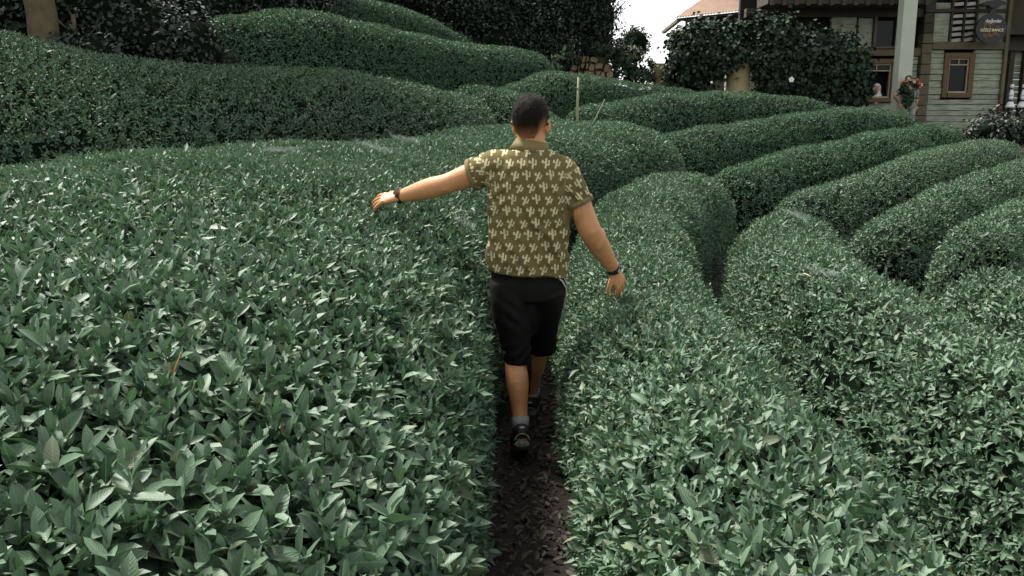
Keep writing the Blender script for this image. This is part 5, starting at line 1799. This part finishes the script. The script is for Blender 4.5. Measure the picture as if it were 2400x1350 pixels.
# woman in the window
WY = 26.2
pp = lambda px, py, Y=WY: P(px, py, Y)
hd = pp(2055, 207)
wo_ = thing('person', 'person in a white headscarf leaning on the sill of the half hidden brown window', 'person', (hd[0], WY, hz(322) ))
fl = hz(322)
hipz = fl + 0.95
small_person(wo_, (hd[0] + 0.05, WY + 0.30, hd[2] - 0.72), (hd[0] + 0.02, WY + 0.04, hd[2] - 0.16), hd, pp(2047, 222, WY + 0.05), pp(2042, 236, WY - 0.05), pp(2049, 238, WY - 0.22),
             pp(2066, 222, WY + 0.05), pp(2068, 237, WY - 0.05), pp(2058, 238, WY - 0.22), R(160), 0.95,
             legs=[[(hd[0] + s_ * 0.09, WY + 0.30, hd[2] - 0.75), (hd[0] + s_ * 0.09, WY + 0.30, (hd[2] - 0.75 + fl) / 2), (hd[0] + s_ * 0.09, WY + 0.33, (hd[2] - 0.75 + fl) / 2 - 0.1), (hd[0] + s_ * 0.09, WY + 0.32, fl + 0.06)] for s_ in (-1, 1)], pitch=-0.15)
mb = MB()
hv = Vector(hd)
mb.ball(hv + Vector((0.01, 0.03, 0.015)), (0.115, 0.12, 0.135), 18, 12)
mb.ball(hv + Vector((0.05, 0.06, -0.07)), (0.10, 0.09, 0.10), 14, 10)
limb(mb, [hv + Vector((0.02, 0.02, -0.10)), hv + Vector((0.0, -0.05, -0.20)), hv + Vector((-0.05, -0.10, -0.34)), hv + Vector((-0.06, -0.12, -0.43))], [0.10, 0.09, 0.04, 0.028], 14, [0.08, 0.05, 0.03, 0.02], (1, 0, 0))
limb(mb, [hv + Vector((0.02, 0.02, -0.10)), hv + Vector((0.04, -0.07, -0.22)), hv + Vector((0.06, -0.11, -0.36)), hv + Vector((0.055, -0.12, -0.46))], [0.10, 0.09, 0.04, 0.028], 14, [0.08, 0.05, 0.03, 0.02], (1, 0, 0))
sc_ = remeshed(mb, 0.011, 3, 'headscarf')
fdir = Vector((math.sin(R(20)) * -1, -1, 0)).normalized()
cut_faces(sc_, lambda c_, n_: not (((c_ - hv).dot(fdir) > 0.05) and abs((c_ - hv).x + 0.02) < 0.055 and -0.09 < (c_ - hv).z < 0.07))
smooth_shade(sc_); sc_.materials.append(M['scarf']); so_ = put('headscarf', sc_, wo_); solid(so_, 0.012)
mb = MB()
limb(mb, [(hd[0] + 0.05, WY + 0.32, fl + 0.35), (hd[0] + 0.05, WY + 0.31, hd[2] - 0.75), (hd[0] + 0.03, WY + 0.15, hd[2] - 0.42), (hd[0] + 0.02, WY + 0.06, hd[2] - 0.20)], [0.22, 0.19, 0.20, 0.14], 18, [0.18, 0.14, 0.13, 0.10], (1, 0, 0))
for a_, b_, c_ in ((pp(2047, 222, WY + 0.05), pp(2042, 236, WY - 0.05), pp(2049, 238, WY - 0.2)), (pp(2066, 222, WY + 0.05), pp(2068, 237, WY - 0.05), pp(2058, 238, WY - 0.2))):
    limb(mb, [a_, b_, c_], [0.075, 0.06, 0.045], 12)
me = remeshed(mb, 0.012, 3, 'dress'); smooth_shade(me); me.materials.append(M['blackcloth']); put('dress', me, wo_)

# man by the white column with a hand on the hip, half hidden by a flowering rose
PY_ = 23.6
q = lambda px, py, dy=0.0: P(px, py, PY_ + dy)
fz_ = gz(q(2127, 250)[0], PY_)
p2 = thing('person', 'person in a grey-green t-shirt with one hand on the hip behind the flowering rose', 'person', (q(2127, 250)[0], PY_, fz_))
hd2 = q(2130, 188, 0.05)
hpz = q(2128, 250)[2]
x2 = q(2128, 250)[0]
lg = [[(x2 + s_ * 0.09, PY_, hpz - 0.02), (x2 + s_ * 0.10, PY_ - 0.02, (hpz + fz_) / 2), (x2 + s_ * 0.10, PY_, (hpz + fz_) / 2 - 0.12), (x2 + s_ * 0.11, PY_ + 0.02, fz_ + 0.05)] for s_ in (-1, 1)]
L2, r2_ = small_person(p2, q(2128, 250), q(2130, 203), hd2, q(2113, 210), q(2096, 224, -0.1), q(2108, 242, -0.1), q(2146, 210), q(2149, 228), q(2147, 248), R(175), 1.0, legs=lg, skin='skin')
mb = MB()
limb(mb, [q(2128, 254), q(2128, 235), q(2129, 214), q(2130, 205)], [0.20, 0.19, 0.205, 0.09], 18, [0.14, 0.13, 0.125, 0.075], (1, 0, 0))
limb(mb, [q(2116, 209), q(2108, 215, -0.05), q(2103, 219, -0.06)], [0.085, 0.08, 0.07], 14)
limb(mb, [q(2143, 209), q(2147, 215), q(2148.5, 221)], [0.085, 0.08, 0.07], 14)
me = remeshed(mb, 0.012, 3, 'tshirt'); smooth_shade(me); me.materials.append(M['tee']); put('tshirt', me, p2)
mb = MB()
limb(mb, [(x2, PY_, hpz + 0.08), (x2, PY_, hpz - 0.05)], [0.185, 0.18], 16, [0.13, 0.13], (1, 0, 0))
for l_ in lg: limb(mb, [l_[0], l_[1], l_[2], (l_[3][0], l_[3][1], l_[3][2] + 0.03)], [0.11, 0.09, 0.085, 0.075], 14)
me = remeshed(mb, 0.012, 3, 'trousers'); smooth_shade(me); me.materials.append(M['trousers']); put('trousers', me, p2)
mb = MB(); mb.ball(Vector(hd2) + Vector((0, 0.018, 0.03)), (0.088, 0.10, 0.10), 16, 12)
put('hair', mb.mesh('hair', M['band'], True), p2)
for l_ in lg:
    mb = MB(); limb(mb, [(l_[3][0], l_[3][1] + 0.04, fz_ + 0.035), (l_[3][0], l_[3][1] - 0.08, fz_ + 0.04), (l_[3][0], l_[3][1] - 0.17, fz_ + 0.03)], [0.04, 0.048, 0.035], 12)
    mb.build('shoe', M['shoe'], p2, True)
base = on_ground(2132, 23.1)
rose = shrub('rose_bush', 'tall rose bush with orange-red flowers in front of the white column', 'rose bush', base,
             [(at(2127, 214, 23.1), (0.16, 0.15, 0.22)), (at(2130, 236, 23.1), (0.15, 0.15, 0.22)), (at(2136, 196, 23.1), (0.24, 0.15, 0.10))], 620, 0.075, 'leaf_vine', core=False, trunk=(at(2132, 215, 23.1), 0.02, 4), seed=81)
M['rosepetal'] = simple('orange_red_petal', (0.42, 0.085, 0.030), 0.6, 0.3, 20)
M['palepetal'] = simple('pale_pink_petal', (0.55, 0.36, 0.24), 0.6, 0.2, 20)
rs = random.Random(8)
for i, (px, py, mt) in enumerate([(2115, 187, 'palepetal'), (2121, 190, 'rosepetal'), (2129, 184, 'palepetal'), (2150, 187, 'rosepetal'), (2154, 195, 'rosepetal'), (2143, 192, 'palepetal'), (2157, 204, 'rosepetal'), (2160, 199, 'palepetal'), (2110, 192, 'palepetal')]):
    c_ = Vector(P(px, py, 22.85)); mb = MB()
    for k in range(6):
        a = k * 1.05; mb.ball(c_ + Vector((math.cos(a) * 0.022, rs.uniform(-.02, .01), math.sin(a) * 0.022)), (0.022, 0.016, 0.022), 7, 5)
    mb.build('rose_flower', M[mt], rose, True)
    MB().tube([c_, Vector(P(2132 + (px - 2132) * 0.4, 212, 23.1))], [0.006, 0.008], 5).build('rose_stem', M['greenstick'], rose)
